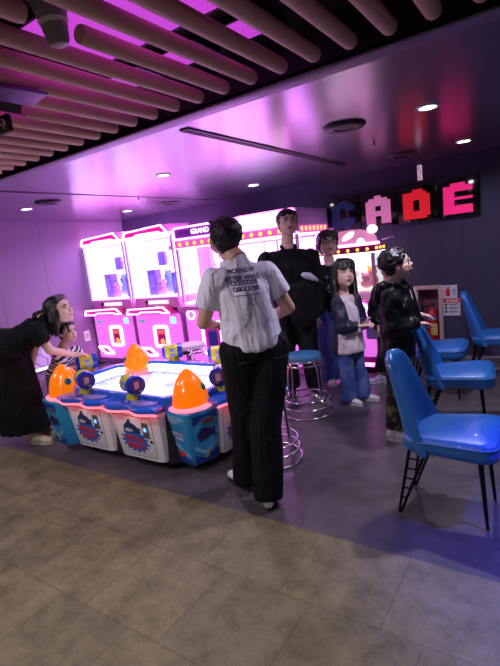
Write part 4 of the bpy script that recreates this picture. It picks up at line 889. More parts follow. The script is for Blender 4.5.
def person(label, J, face, front, s=1.0, skin=None, hd=None, bulk=1.0, girl=False, fingers=(.45, .45), palm=None, hair_h=.02, hide_face=False):
    J = vec(J); skin = skin or M_skin
    ft = (J['anL'] + J['anR']) / 2
    t = thing('person', label, 'person', (ft.x, ft.y, 0))
    P = {}
    P.update(J); P['t'] = t; P['s'] = s
    u = (J['crown'] - J['chin']); hh = u.length - hair_h; u.normalize(); f = V(face); f = (f - u * f.dot(u)).normalized(); r = f.cross(u)
    HM = lambda x, y, z: J['chin'] + r * x * hh + f * (y - .26) * hh + u * z * hh
    P.update(hh=hh, u=u, f=f, r=r, HM=HM)
    Q = Matrix((r, f, u)).transposed(); P['Q'] = Q
    mb = MB()
    # head
    mb.ball(HM(0, -.05, .63), (.37 * hh, .43 * hh, .36 * hh), Q, 28, 18)
    mb.ball(HM(0, .10, .36), (.32 * hh, .275 * hh, .33 * hh), Q, 24, 16)
    mb.ball(HM(0, .22, .10), (.11 * hh, .1 * hh, .09 * hh), Q)
    for x in (-1, 1):
        mb.ball(HM(x * .16, .24, .38), (.11 * hh, .1 * hh, .1 * hh), Q); mb.ball(HM(x * .365, -.04, .45), (.035 * hh, .075 * hh, .13 * hh), Q)
    mb.cone(HM(0, .30, .56), HM(0, .42, .36), .035 * hh, .065 * hh, 10); mb.ball(HM(0, .40, .355), (.075 * hh, .06 * hh, .045 * hh), Q)
    mb.ball(HM(0, .345, .235), (.12 * hh, .045 * hh, .05 * hh), Q)
    nb = J['neck']; sc = (J['shL'] + J['shR']) / 2; hc = (J['hipL'] + J['hipR']) / 2
    mb.cone(nb - (J['chin'] - nb).normalized() * .05, HM(0, -.06, .3), .062 * s * bulk, .052 * s * bulk, 18)
    # torso
    lt = (J['shR'] - J['shL']); sw = lt.length; lt.normalize(); lh = (J['hipR'] - J['hipL']).normalized()
    ff = V(front).normalized()
    def ring(c, lat, ax, a, b):
        lat = (lat - ax * lat.dot(ax)).normalized(); return (c, lat * a, lat.cross(ax).normalized() * -b if False else ax.cross(lat).normalized() * b)
    spine = [hc - (sc - hc).normalized() * .03 * s, hc + (J['pelvis'] - hc) * .5, None, None, sc - (sc - hc).normalized() * .05, nb]
    ax = (sc - hc).normalized()
    prof = [(-.07, .155, .11), (.02, .165, .115), (.3, .14, .1), (.55, .15 if not girl else .14, .105), (.8, .165, .105), (.93, .15, .085), (1.0, .09, .065)]
    bend = P.get('bend', V((0, 0, 0)))
    P['ring'] = lambda k, a, b, cx=0.0: ((lambda lat: (hc.lerp(sc, k) + lat.cross(ax).normalized() * cx, (lat - ax * lat.dot(ax)).normalized() * a, ax.cross((lat - ax * lat.dot(ax)).normalized()) * b))(lh.lerp(lt, max(0, min(1, k))).normalized()))
    kk = sw / .36 / s
    mb.erings([P['ring'](k, a * s * bulk * (kk if k > .5 else 1), b * s * bulk) for k, a, b in prof], 24)
    mb.cone(sc - ax * .03, nb, .075 * s * bulk, .06 * s * bulk, 16)
    for e in 'LR':
        sh, el, wr = J['sh' + e], J['el' + e], J['wr' + e]
        mb.cap(sc.lerp(sh, .35), sh, .06 * s * bulk, .052 * s * bulk, 14)
        mb.cap(sh, el, .05 * s * bulk, .04 * s * bulk, 14); mb.cap(el, wr, .041 * s * bulk, .027 * s * bulk, 14)
        dv = V(hd[e]) if hd and e in hd else (wr - el); pn = V(palm[e]) if palm and e in palm else V((0, 0, -1))
        dvn = dv.normalized()
        if abs(dvn.dot(pn.normalized())) > .93: pn = -ff
        hand(mb, wr, dvn, pn, s, -1 if e == 'L' else 1, fingers[0 if e == 'L' else 1])
        hp, kn, an = J['hip' + e], J['kn' + e], J['an' + e]
        mb.cap(hp, kn, .085 * s * bulk, .055 * s * bulk, 14); mb.cap(kn, an, .053 * s * bulk, .036 * s * bulk, 14)
        mb.cap(an, an + V((0, 0, -.03)), .038 * s, .04 * s)
    P['body'] = remesh(mb, 'body', skin, t, .0062, 3)
    P['lt'], P['ax'], P['sc'], P['hc'], P['ff'], P['kk'], P['lh'] = lt, ax, sc, hc, ff, kk, lh
    if not hide_face:
        for x in (-1, 1):
            mb = MB(); mb.ball(HM(x * .145, .325, .50), (.062 * hh, .03 * hh, .019 * hh), Q); e = mb.build('eye', M_eye, t, smooth=True, world=True)
            mb = MB(); mb.ball(HM(x * .145, .345, .50), (.027 * hh, .016 * hh, .021 * hh), Q); mb.build('iris', M_iris, e, smooth=True)
            for v in e.children[0].data.vertices: v.co -= t.location
            mb = MB(); mb.tube([HM(x * .05, .375, .585), HM(x * .13, .378, .61), HM(x * .23, .325, .59)], [.014 * hh, .02 * hh, .01 * hh], 8); mb.build('eyebrow', M_hair, t, smooth=True, world=True)
            mb = MB(); mb.tube([HM(x * .075, .345, .525), HM(x * .145, .362, .528), HM(x * .215, .32, .52)], [.008 * hh, .013 * hh, .008 * hh], 6); mb.build('eyelid', M_hair, t, smooth=True, world=True)
        mb = MB(); mb.ball(HM(0, .385, .245), (.1 * hh, .022 * hh, .017 * hh), Q); mb.ball(HM(0, .38, .215), (.08 * hh, .022 * hh, .02 * hh), Q); mb.build('lips', M_lip, t, smooth=True, world=True)
    return P

def top(P, m, lo, sleeve, loose=1.0, r_sl=(.075, .07), collar=.07, name='shirt', wr=(.003, (22, 22, 14)), hem_w=1.0, vox=.0085, prof=None, sleeves_mat=None, neck_up=.0, low=None):
    """torso garment from fraction lo (0 hip, 1 shoulder) up, sleeves to fraction sleeve (1 elbow, 2 wrist)"""
    s = P['s'] * loose; kk = P['kk']; t = P['t']; ps = P['s']
    mb = MB(); pr = prof or [(lo, .195 * hem_w, .14 * hem_w), (lo + .05, .195 * hem_w, .14 * hem_w), (.35, .18, .13), (.6, .18, .132), (.82, .188, .128), (.95, .165, .1), (1.03, .1, .08)]
    mb.erings([P['ring'](k, a * s * (kk if k > .5 else 1), b * s) for k, a, b in pr], 28)
    mb.cone(P['sc'] - P['ax'] * .02, P['neck'].lerp(P['sc'], .25 - neck_up), .1 * ps, collar * ps, 20)
    sl = mb if sleeves_mat is None else MB()
    for e in 'LR':
        sh, el, wr_ = P['sh' + e], P['el' + e], P['wr' + e]
        mb.cap(P['sc'].lerp(sh, .3), sh, .082 * ps, .07 * ps, 16)
        q = sl if sleeves_mat is None else MB()
        if sleeve <= 1: q.cone(sh, sh.lerp(el, sleeve), r_sl[0] * ps, r_sl[1] * ps, 20); q.ball(sh, r_sl[0] * ps)
        else:
            q.cap(sh, el, r_sl[0] * ps, r_sl[1] * ps, 18); rr = r_sl[2] if len(r_sl) > 2 else .05
            q.cone(el, el.lerp(wr_, sleeve - 1), r_sl[1] * ps, rr * ps, 18)
        if sleeves_mat is not None: remesh(q, 'sleeve', sleeves_mat, t, .0085, 3, wr)
    return remesh(mb, name, m, t, vox, 4, wr)

def trousers(P, m, r=(.11, .1, .095), waist=.2, hem=.0, wr=(.004, (20, 20, 8)), name='trousers', drop=.03, vox=.0095):
    s = P['s']; t = P['t']; mb = MB()
    mb.erings([P['ring'](k, a * s, b * s) for k, a, b in ((-.12, .15, .11), (-.04, .18, .13), (.05, .18, .13), (waist, .158, .118))], 24)
    for e in 'LR':
        hp, kn, an = P['hip' + e], P['kn' + e], P['an' + e]
        mb.ball(hp, r[0] * s); mb.cone(hp, kn, r[0] * s, r[1] * s, 20); mb.ball(kn, r[1] * s)
        mb.cone(kn, kn.lerp(an, 1 - hem) - V((0, 0, drop)), r[1] * s, r[2] * s, 20)
    return remesh(mb, name, m, t, vox, 4, wr)

def shoes(P, m, dirs, sole=None, ln=.27, name='shoe'):
    t = P['t']; s = P['s']
    for e in 'LR':
        an = P['an' + e]; d = V(dirs[e] if isinstance(dirs, dict) else dirs); d.z = 0; d.normalize(); a = V((-d.y, d.x, 0)); L = ln * s
        h = V((an.x, an.y, 0)) - d * .07 * s
        mb = MB(); z = V((0, 0, 1)); 
        prof = [(0, .026, .03, .05), (.03, .034, .055, .055), (.2, .037, .075, .07), (.38, .04, .062, .055), (.6, .045, .042, .035), (.82, .043, .034, .026), (.96, .03, .026, .018), (1, .01, .02, .01)]
        mb.erings([(h + d * L * k + z * (.018 * s + zz * .62 * s), a * w * s, z * zz * .62 * s + z * .004) for k, w, zz, _ in prof], 18)
        mb.cap(h + d * .075 * s + z * .05 * s, h + d * .072 * s + z * .095 * s, .043 * s, .043 * s)
        o = remesh(mb, name, m, t, .0065, 2)
        N = 26; P2 = []
        for k in range(N):
            q = 2 * PI * k / N; x = L * .5 + L * .52 * math.cos(q); P2.append(h + d * x + a * (.042 + .005 * math.cos(q)) * s * math.sin(q) * (1.1))
        sb = MB(); sb.loft([[p + z * .002 for p in P2], [p + z * .014 * s for p in P2], [p + (h + d * L * .5 - p) * .04 + z * .026 * s for p in P2]]); so = sb.build('sole', sole or M_sole, o, smooth=True, world=False)
        for v in so.data.vertices: v.co -= t.location
        lb = MB(); 
        for k in range(3):
            c = h + d * L * (.4 + .08 * k) + z * (.078 - .011 * k) * s; lb.tube([c - a * .024 * s - z * .004, c + z * .006 * s, c + a * .024 * s - z * .004], .0035, 6)
        lo = lb.build('laces', M_sole, o, smooth=True); 
        for v in lo.data.vertices: v.co -= t.location

def hair(P, m, kind, seed=1):
    q = random.Random(seed); hh, HM, Q, t = P['hh'], P['HM'], P['Q'], P['t']; mb = MB()
    mb.ball(HM(0, -.115, .70), (.415 * hh, .445 * hh, .40 * hh), Q, 28, 18)
    def lock(a, b, r0, r1=.02, mid=None):
        pts = [HM(*a), HM(*(mid or [(x + y) / 2 for x, y in zip(a, b)])), HM(*b)]; mb.tube(pts, [r0 * hh, r0 * .9 * hh, r1 * hh], 8)
    if kind in ('short', 'crop'):
        mb.ball(HM(0, -.25, .42), (.31 * hh, .24 * hh, .27 * hh), Q)
        for x in (-1, 1): mb.ball(HM(x * .31, -.1, .6), (.085 * hh, .25 * hh, .2 * hh), Q)
        n = 15 if kind == 'short' else 9
        for k in range(n):
            x = -.3 + .6 * k / (n - 1); lock((x * .6, .0, 1.0 - .5 * x * x), (x + q.uniform(-.04, .04), .355 - .35 * x * x * 2, (.72 if kind == 'short' else .83) + q.uniform(-.04, .03)), .06, .025, (x * .9, .24 - .5 * x * x, .90 - .3 * x * x))
        for k in range(26):
            a = q.uniform(0, 2 * PI); z = q.uniform(.75, 1.02); rr = math.sqrt(max(0, 1 - ((z - .68) / .4) ** 2)); c = (.37 * rr * math.cos(a), -.115 + .43 * rr * math.sin(a), z)
            if c[1] < .2: lock(c, (c[0] * 1.08, c[1] - .06, z - .1), .045, .02)
    elif kind == 'curly':
        mb.ball(HM(0, -.25, .45), (.3 * hh, .22 * hh, .24 * hh), Q)
        for k in range(120):
            a = q.uniform(0, 2 * PI); z = q.uniform(.6, 1.06); rr = math.sqrt(max(0.02, 1 - ((z - .68) / .42) ** 2)); c = (.385 * rr * math.cos(a), -.1 + .44 * rr * math.sin(a), z - .03)
            if c[1] > .25 and z < .78: continue
            mb.ball(HM(*c), hh * q.uniform(.05, .085), n=8, m=6)
    elif kind == 'mop':
        mb.ball(HM(0, -.22, .42), (.36 * hh, .28 * hh, .33 * hh), Q)
        for x in (-1, 1): mb.ball(HM(x * .33, -.04, .55), (.1 * hh, .25 * hh, .27 * hh), Q)
        for k in range(21):
            x = -.36 + .72 * k / 20; lock((x * .6, .0, 1.03 - .5 * x * x), (x * 1.03 + q.uniform(-.05, .05), .36 - .6 * x * x, .6 + .1 * q.random() - .2 * abs(x)), .07, .02, (x * .98, .28 - .6 * x * x, .92 - .5 * x * x))
        for k in range(30):
            a = q.uniform(PI * .95, 2.05 * PI); z = q.uniform(.45, .95); lock((.38 * math.cos(a), -.1 + .43 * math.sin(a), z), (.42 * math.cos(a + .1), -.1 + .47 * math.sin(a + .1), z - .22), .06, .015)
    elif kind in ('long', 'tied'):
        mb.ball(HM(0, -.22, .42), (.34 * hh, .28 * hh, .36 * hh), Q)
        for x in (-1, 1): mb.ball(HM(x * .31, -.05, .5), (.09 * hh, .22 * hh, .32 * hh), Q); mb.ball(HM(x * .34, -.12, .4), (.09 * hh, .2 * hh, .34 * hh), Q)
    return mb, lock

def glasses(P, m, r=.115):
    hh, HM, t = P['hh'], P['HM'], P['t']; mb = MB()
    for x in (-1, 1):
        mb.tube([HM(x * .155 + r * 1.05 * math.cos(a), .40 - .05 * abs(math.cos(a)) * (1 if math.cos(a) * x > 0 else 0), .5 + r * .85 * math.sin(a)) for a in [2 * PI * k / 24 for k in range(24)]], .011 * hh, 6, True)
        mb.tube([HM(x * .27, .355, .52), HM(x * .345, .2, .53), HM(x * .36, -.03, .5)], .009 * hh, 6)
    mb.tube([HM(-.04, .4, .52), HM(0, .42, .535), HM(.04, .4, .52)], .01 * hh, 6)
    g = mb.build('glasses', m, t, smooth=True, world=True)

def project(ob, mb, n_rays=None):
    pass
def print_on(P, garment, name, mb2d, T, m, lift=.0035):
    """lay flat shapes (built in the xy plane of T) onto the garment's surface"""
    me = garment.data; loc = P['t'].location
    tree = BVHTree.FromPolygons([v.co + loc for v in me.vertices], [tuple(p.vertices) for p in me.polygons])
    n = V((T[0][2], T[1][2], T[2][2])).normalized(); out = MB()
    vs = []
    for v in mb2d.v:
        w = T @ V((v.x, v.y, 0)); h, _, _, _ = tree.ray_cast(w + n * .35, -n)
        vs.append((h if h is not None else w) + n * (lift + (v.z if v.z > 0 else 0)))
    out.add(vs, mb2d.f); return out.build(name, m, P['t'], world=True)
def subdivided(mb, cuts=1, maxlen=.03):
    me = bpy.data.meshes.new('x'); me.from_pydata(mb.v, [], mb.f); bm = bmesh.new(); bm.from_mesh(me)
    bmesh.ops.triangulate(bm, faces=bm.faces)
    for _ in range(3):
        e = [x for x in bm.edges if x.calc_length() > maxlen]
        if not e: break
        bmesh.ops.subdivide_edges(bm, edges=e, cuts=1)
        bmesh.ops.triangulate(bm, faces=bm.faces)
    r = MB(); r.v = [v.co.copy() for v in bm.verts]; bm.verts.index_update(); r.f = [tuple(v.index for v in f.verts) for f in bm.faces]; bm.free(); bpy.data.meshes.remove(me); return r

# ---- man in the white t-shirt, seen from behind
J = dict(crown=(-1.597, 2.142, 1.724), chin=(-1.687, 2.187, 1.505), neck=(-1.565, 2.148, 1.465), shL=(-1.62, 2.03, 1.355), shR=(-1.44, 2.30, 1.355), elL=(-1.735, 2.03, 1.115), wrL=(-1.84, 2.24, 1.07), elR=(-1.36, 2.375, 1.14), wrR=(-1.58, 2.50, 1.05),
         pelvis=(-1.51, 2.19, 0.99), hipL=(-1.575, 2.12, 0.93), hipR=(-1.45, 2.265, 0.93), knL=(-1.61, 2.165, 0.49), knR=(-1.465, 2.16, 0.49), anL=(-1.69, 2.20, 0.085), anR=(-1.45, 2.075, 0.085))
P = person('adult person seen from behind in a white t-shirt with printed back and wide black trousers', J, (-.9, .5, -.25), (-.7, .7, 0), 1.0, hide_face=False, palm={'L': (0, 0, -1), 'R': (0, 0, -1)})
M_tee = mat('white_cotton', S(236, 232, 246), .85, folds=.8, vary=.03, vscale=12, bump=.15, bscale=30)
tee = top(P, M_tee, .02, .62, 1.0, (.072, .074), .08, 't_shirt', (.0042, (26, 26, 9)), hem_w=1.0, neck_up=.3, prof=[(.0, .165, .125), (.05, .18, .14), (.3, .175, .13), (.6, .178, .135), (.82, .185, .13), (.95, .165, .1), (1.03, .1, .08)])
M_denim_b = mat('black_denim', S(13, 12, 20), .8, folds=.7, spec=.25, vary=.15, vscale=30, bump=.2, bscale=120)
tr = trousers(P, M_denim_b, (.118, .1, .088), .12, 0, (.005, (16, 16, 7)), drop=.04)
shoes(P, mat('white_leather', S(220, 216, 214), .5), {'L': (-.85, .3, 0), 'R': (-.5, .8, 0)}, mat('dark_sole', S(40, 38, 44), .6))
mb, lock = hair(P, M_hair, 'crop', 3); remesh(mb, 'hair', M_hair, P['t'], .006, 2, (.0025, (90, 90, 90)))
lt, ax = P['lt'], P['ax']; nrm = -(lt.cross(ax)); nrm = nrm if nrm.dot(-P['ff']) > 0 else -nrm
M_tp = mat('navy_tee_print', S(52, 44, 96), .7)
def tee_T(dx, dz): 
    c = P['hc'].lerp(P['sc'], .5) + lt * dx + V((0, 0, 1)) * dz + nrm * .1; z = nrm.normalized(); y = (V((0, 0, 1)) - z * z.z).normalized(); x = y.cross(z); return frame(c, x, y, z)
for body, sz, dx, dz, sx, nm in (('PICKING UP', .034, -.04, .252, .84, 'back_lettering'), ('LITTER WHILE', .038, -.04, .211, .84, 'back_lettering')):
    b2 = MB(); [text_mb(b2, body, sz, Matrix.Translation((e, g, 0)), 0, sx) for e, g in ((0, 0), (.0013, 0), (-.0013, 0), (0, .0012), (0, -.0012))]; print_on(P, tee, nm, subdivided(b2), tee_T(dx, dz), M_tp)
b2 = MB(); q = random.Random(4)
for row, (y, w, h) in enumerate(((.02, .145, .026), (-.012, .14, .026))):       # two unreadable rows of outlined capitals
    for k in range(7):
        x = -w / 2 + k * w / 6.8
        b2.ring(rrect(x, y, x + .019, y + h, .005, 2), rrect(x + .005, y + .005, x + .014, y + h - .005, .003, 2), Matrix.Identity(4), .0)
        if q.random() > .4: b2.box((x + .0095, y + h * q.uniform(.35, .65), 0), (.016, .005, .0))
b2.box((-.0, -.034, 0), (.14, .004, 0))
print_on(P, tee, 'back_print', subdivided(b2), tee_T(-.035, .152), M_tp)
b2 = MB(); ri = [(.02 * math.cos(a * PI / 8), .022 * math.sin(a * PI / 8)) for a in range(16)]; b2.ring(ri, inset(ri, .003), Matrix.Identity(4), 0); b2.box((-.01, .005, 0), (.006, .006, 0)); b2.box((.01, .005, 0), (.006, .006, 0)); b2.box((-.018, .028, 0), (.004, .016, 0)); b2.box((.018, .028, 0), (.004, .016, 0))
print_on(P, tee, 'small_print', subdivided(b2), tee_T(-.015, .078), M_tp)
b2 = MB(); b2.box((-.085, -.02, 0), (.11, .004, 0)); b2.box((.11, -.02, 0), (.1, .004, 0))
T = tee_T(0, 0); T.translation = P['hc'] + V((0, 0, -.03)) + nrm * .1
print_on(P, tr, 'pocket_seams', subdivided(b2), T, mat('grey_thread', S(110, 105, 120), .7))

# ---- tall man in black
J = dict(crown=(-2.176, 3.975, 1.865), chin=(-2.15, 3.915, 1.60), neck=(-2.207, 3.961, 1.50), shR=(-2.39, 3.833, 1.385), shL=(-2.033, 4.082, 1.37), elR=(-2.46, 3.79, 1.07), wrR=(-2.17, 3.80, 1.05), elL=(-1.98, 4.10, 1.06), wrL=(-2.04, 3.86, 1.075),
         pelvis=(-2.22, 3.95, 0.93), hipR=(-2.29, 3.90, 0.90), hipL=(-2.13, 4.01, 0.89), knR=(-2.29, 3.87, 0.47), knL=(-2.10, 3.99, 0.47), anR=(-2.30, 3.93, 0.09), anL=(-2.05, 3.99, 0.09))
P = person('tall adult person in black polo shirt and trousers carrying a dark jacket over one arm', J, (.62, -.75, -.15), (.57, -.8, 0), 1.05, M_skin2, hd={'R': (.35, -.1, -.5), 'L': (-.35, -.25, -.25)}, palm={'R': (.3, .6, 0), 'L': (0, 0, -1)}, fingers=(.5, .3))
M_bk = mat('black_cotton', S(12, 11, 19), .85, folds=.7, spec=.25, vary=.1, vscale=14, bump=.2, bscale=40)
top(P, M_bk, -.02, .8, 1.0, (.08, .075), .075, 'polo_shirt', (.004, (24, 24, 10)), hem_w=.95)
trousers(P, mat('charcoal_trousers', S(15, 14, 22), .8, folds=.7, spec=.25), (.115, .095, .085), .1, .05, (.004, (16, 16, 7)), drop=.02)
mb = MB(); sc, u = P['sc'], P['ff']; nk = P['neck']; lt = P['lt']
for sgn in (-1, 1): mb.tube([nk + lt * sgn * .065 - u * .01 + V((0, 0, .0)), nk + lt * sgn * .06 + u * .06 - V((0, 0, .03)), nk + lt * sgn * .012 + u * .1 - V((0, 0, .1))], [.02, .02, .01], 8)
remesh(mb, 'collar', M_bk, P['t'], .007, 2)
shoes(P, mat('black_canvas', S(28, 28, 30), .7), {'R': (.35, -.8, 0), 'L': (.75, -.5, 0)})
mb, lock = hair(P, M_hair, 'short', 5); remesh(mb, 'hair', M_hair, P['t'], .006, 2, (.002, (90, 90, 90)))
# jacket hanging over the forearm: two folded falls of cloth, its pale lining turned out on top
t = thing('jacket', 'black jacket with pale lining draped over the forearm of the tall person', 'jacket', (-2.0, 3.85, .8))
mb = MB(); a0 = V((-2.16, 3.755, 1.10)); a1 = V((-1.93, 3.98, 1.13)); dn = V((0, 0, -1)); nn = V((.57, -.8, 0)).normalized(); la = (a1 - a0).normalized()
mb.erings([(a0.lerp(a1, .5) + nn * .05 + dn * z, la * w, nn * d) for z, w, d in ((-.05, .12, .035), (.0, .15, .06), (.1, .155, .065), (.22, .16, .06), (.32, .14, .05), (.38, .09, .035))], 24)
mb.cap(a1 + dn * .02, a1 + dn * .26 + nn * .05, .055, .045)
remesh(mb, 'cloth', mat('jacket_black', S(9, 8, 15), .8, folds=.7, spec=.25), t, .01, 4, (.006, (28, 28, 16)))
mb = MB(); mb.erings([(a0.lerp(a1, k) + nn * (.075 + .03 * k) + V((0, 0, z)), nn * w, V((0, 0, 1)) * h) for k, z, w, h in ((.45, .11, .01, .012), (.55, .10, .03, .03), (.75, .075, .035, .035), (.95, .03, .025, .02))], 16)
remesh(mb, 'lining', mat('pale_lining', S(190, 182, 200), .8), t, .007, 3, (.003, (40, 40, 40)))

# ---- teenager with glasses
J = dict(crown=(-2.011, 4.478, 1.63), chin=(-1.985, 4.42, 1.355), neck=(-2.017, 4.473, 1.275), shR=(-2.18, 4.375, 1.195), shL=(-1.88, 4.585, 1.185), elR=(-2.225, 4.345, 0.93), wrR=(-2.15, 4.26, 0.76), elL=(-1.86, 4.60, 0.91), wrL=(-1.88, 4.50, 0.72),
         pelvis=(-2.03, 4.47, 0.80), hipR=(-2.10, 4.41, 0.77), hipL=(-1.95, 4.51, 0.76), knR=(-2.09, 4.40, 0.42), knL=(-1.95, 4.50, 0.41), anR=(-2.08, 4.42, 0.08), anL=(-1.94, 4.51, 0.08))
P = person('teenage person with glasses in black printed sweatshirt and wide blue jeans', J, (.6, -.75, -.25), (.57, -.82, 0), .93, M_skin2)
sw = top(P, M_bk, -.05, 1.95, 1.0, (.085, .078, .05), .08, 'sweatshirt', (.005, (24, 24, 10)), hem_w=.95)
M_jean = mat('blue_denim', S(92, 116, 198), .85, folds=.8, vary=.18, vscale=10, bump=.2, bscale=120)
trousers(P, M_jean, (.12, .115, .12), .05, 0, (.006, (18, 18, 7)), drop=.04)
shoes(P, MATS['white_leather'], {'R': (.4, -.8, 0), 'L': (.75, -.5, 0)})
mb, lock = hair(P, M_hairb, 'mop', 9); remesh(mb, 'hair', M_hairb, P['t'], .006, 2, (.0025, (80, 80, 80)))
glasses(P, M_blackplastic, .12)
lt, ax = P['lt'], P['ax']; nrm = lt.cross(ax); nrm = nrm if nrm.dot(P['ff']) > 0 else -nrm; z = nrm.normalized(); y = (V((0, 0, 1)) - z * z.z).normalized()
b2 = MB(); q = random.Random(8)
for k in range(16): x, yy = q.uniform(-.07, .07), q.uniform(-.06, .07); b2.prism([(x + q.uniform(.006, .02) * math.cos(a * PI / 4), yy + q.uniform(.006, .022) * math.sin(a * PI / 4)) for a in range(8)], Matrix.Identity(4), 0)
b2.box((0, -.085, 0), (.12, .008, 0)); b2.box((.01, -.1, 0), (.1, .006, 0))
print_on(P, sw, 'chest_print', subdivided(b2), frame(P['hc'].lerp(P['sc'], .72) + nrm * .1, y.cross(z), y, z), mat('grey_print', S(150, 140, 175), .7))

# ---- girl with long hair
J = dict(crown=(-1.623, 3.925, 1.345), chin=(-1.585, 3.87, 1.085), neck=(-1.64, 3.915, 1.01), shR=(-1.68, 3.81, .95), shL=(-1.60, 4.01, .945), elR=(-1.625, 3.77, .735), wrR=(-1.49, 3.83, .735), elL=(-1.56, 4.04, .72), wrL=(-1.48, 3.93, .735),
         pelvis=(-1.645, 3.915, .60), hipR=(-1.66, 3.85, .58), hipL=(-1.61, 3.97, .575), knR=(-1.65, 3.84, .31), knL=(-1.59, 3.985, .31), anR=(-1.655, 3.85, .07), anL=(-1.56, 3.99, .07))
P = person('child with long dark hair in cream and navy jacket and loose blue jeans', J, (.75, -.6, -.1), (.9, -.35, 0), .76, M_skin2, girl=True, fingers=(.7, .7), hd={'R': (.8, .3, .1), 'L': (.6, -.3, .1)})
M_cream = mat('cream_quilt', S(224, 208, 214), .85, folds=.6, vary=.06, vscale=30, bump=.3, bscale=60); M_navyj = mat('navy_nylon', S(26, 32, 56), .55, folds=.8, bump=.3, bscale=40)
top(P, M_cream, -.28, 1.9, 1.02, (.082, .092, .055), .08, 'jacket', (.005, (30, 30, 16)), hem_w=1.0, sleeves_mat=M_navyj, prof=[(-.26, .19, .155), (-.2, .2, .165), (.2, .185, .15), (.6, .175, .14), (.85, .17, .125), (.96, .14, .1), (1.03, .1, .08)])
mb = MB(); mb.erings([(lambda c, a, b: (c - P['ff'] * .028, a * 1.02, b * .98))(*P['ring'](k, a * .76 * 1.02, b * .76 * 1.02)) for k, a, b in ((-.275, .19, .15), (-.2, .205, .168), (.2, .19, .153), (.42, .17, .13))], 26); remesh(mb, 'jacket_back_panel', M_navyj, P['t'], .0085, 3, (.004, (30, 30, 16)))
trousers(P, camo_mat('faded_denim', (S(60, 84, 152), S(84, 106, 168), S(120, 126, 138)), 6), (.1, .088, .1), .05, 0, (.005, (22, 22, 9)), drop=.04)
shoes(P, MATS['white_leather'], {'R': (.85, -.3, 0), 'L': (.85, -.1, 0)})
mb, lock = hair(P, M_hair, 'long', 2)
q = random.Random(12)
for k in range(15): x = -.3 + .6 * k / 14; lock((x * .7, .08, 1.04), (x * 1.02, .365 - .55 * x * x, .62 + q.uniform(-.02, .02)), .06, .03, (x * .98, .33 - .5 * x * x, .9))
for k in range(16):
    sx = 1 if k % 2 else -1; dx = q.uniform(-.06, .06); lock((sx * .33, -.08 + dx, .75), (sx * (.36 if sx > 0 else .3) + q.uniform(-.06, .06), -.02 + q.uniform(-.12, .16), -.75 + q.uniform(-.12, .15)), .085, .025, (sx * .4, -.06 + dx, .1))
for k in range(14): x = -.28 + .04 * k; lock((x, -.42, .7), (x * 1.1, -.4, -.85 + q.uniform(-.1, .1)), .08, .03, (x * 1.1, -.5, 0))
remesh(mb, 'hair', M_hair, P['t'], .006, 2, (.002, (110, 110, 12)))
t = thing('phone', 'small pale phone held by the long-haired child', 'phone', (-1.455, 3.875, .75)); MB().box((0, 0, 0), (.012, .07, .13), Matrix.Rotation(R(35), 3, 'Y')).build('case', mat('pale_phone', S(205, 190, 205), .3), t, bevel=.004)
MB().box((-.007, 0, .004), (.003, .06, .118), Matrix.Rotation(R(35), 3, 'Y')).build('screen', M_blackplastic, t)

# ---- boy in black jacket
J = dict(crown=(-1.008, 3.274, 1.405), chin=(-.955, 3.305, 1.175), neck=(-1.02, 3.27, 1.125), shR=(-1.0, 3.13, 1.06), shL=(-1.0, 3.41, 1.06), elR=(-.99, 3.10, .855), wrR=(-.875, 3.27, .865), elL=(-.955, 3.47, .86), wrL=(-.90, 3.505, .885),
         pelvis=(-1.025, 3.27, .69), hipR=(-1.01, 3.20, .67), hipL=(-1.02, 3.34, .67), knR=(-1.02, 3.185, .38), knL=(-1.02, 3.36, .37), anR=(-1.05, 3.185, .085), anL=(-1.03, 3.38, .085))
J = {k: (p[0] + q, p[1] + q * .66, p[2] * 1.012) for k, p in J.items() for q in [.05 if k in ('crown', 'chin') else .03 if k == 'neck' else .012]}
J['wrR'] = (-.85, 3.27, .865); J['wrL'] = (-.88, 3.50, .885)
P = person('child with curly hair and glasses in black hooded jacket resting hands on a blue chair', J, (.9, .42, -.05), (.97, .2, 0), .8, M_skin2, hd={'R': (.5, .6, -.1), 'L': (.2, .4, -.1)}, fingers=(.5, .5))
M_nyl = mat('black_nylon', S(16, 16, 19), .45, folds=.7, spec=.25, vary=.15, vscale=10, bump=.3, bscale=30)
jk = top(P, M_nyl, -.12, 1.95, 1.12, (.092, .088, .055), .09, 'jacket', (.006, (26, 26, 20)), hem_w=1.0, neck_up=.15)
mb = MB(); nk = P['neck']; ff = P['ff']; lt = P['lt']
mb.tube([nk + ff * .07 + lt * .03 - V((0, 0, .03)), nk + lt * .085 + V((0, 0, .01)) + ff * .02, nk + lt * .08 - ff * .07 + V((0, 0, .0)), nk - ff * .11 - V((0, 0, .02)), nk - lt * .08 - ff * .07, nk - lt * .085 + ff * .02 + V((0, 0, .01)), nk + ff * .07 - lt * .03 - V((0, 0, .03))], [.02, .035, .042, .05, .042, .035, .02], 12)
mb.ball(nk - ff * .12 - V((0, 0, .07)), (.05, .09, .07)); remesh(mb, 'hood', M_nyl, P['t'], .008, 3, (.004, (40, 40, 40)))
for sg, L in ((1, .1), (-1, .11)): MB().tube([nk + ff * .1 + lt * .05 * sg - V((0, 0, .03)), nk + ff * .118 + lt * .052 * sg - V((0, 0, L))], .004, 6).build('drawstring', M_sole, P['t'], smooth=True, world=True)
trousers(P, camo_mat('camouflage', (S(28, 26, 24), S(56, 52, 40), S(120, 112, 76)), 16), (.1, .082, .075), .08, .04, (.006, (24, 24, 14)), drop=0)
shoes(P, MATS['white_leather'], {'R': (.95, -.05, 0), 'L': (.95, .2, 0)}, ln=.3)
mb, lock = hair(P, M_hair, 'curly', 6); remesh(mb, 'hair', M_hair, P['t'], .006, 1)
glasses(P, mat('clear_frame', S(190, 180, 195), .2, .4), .125)

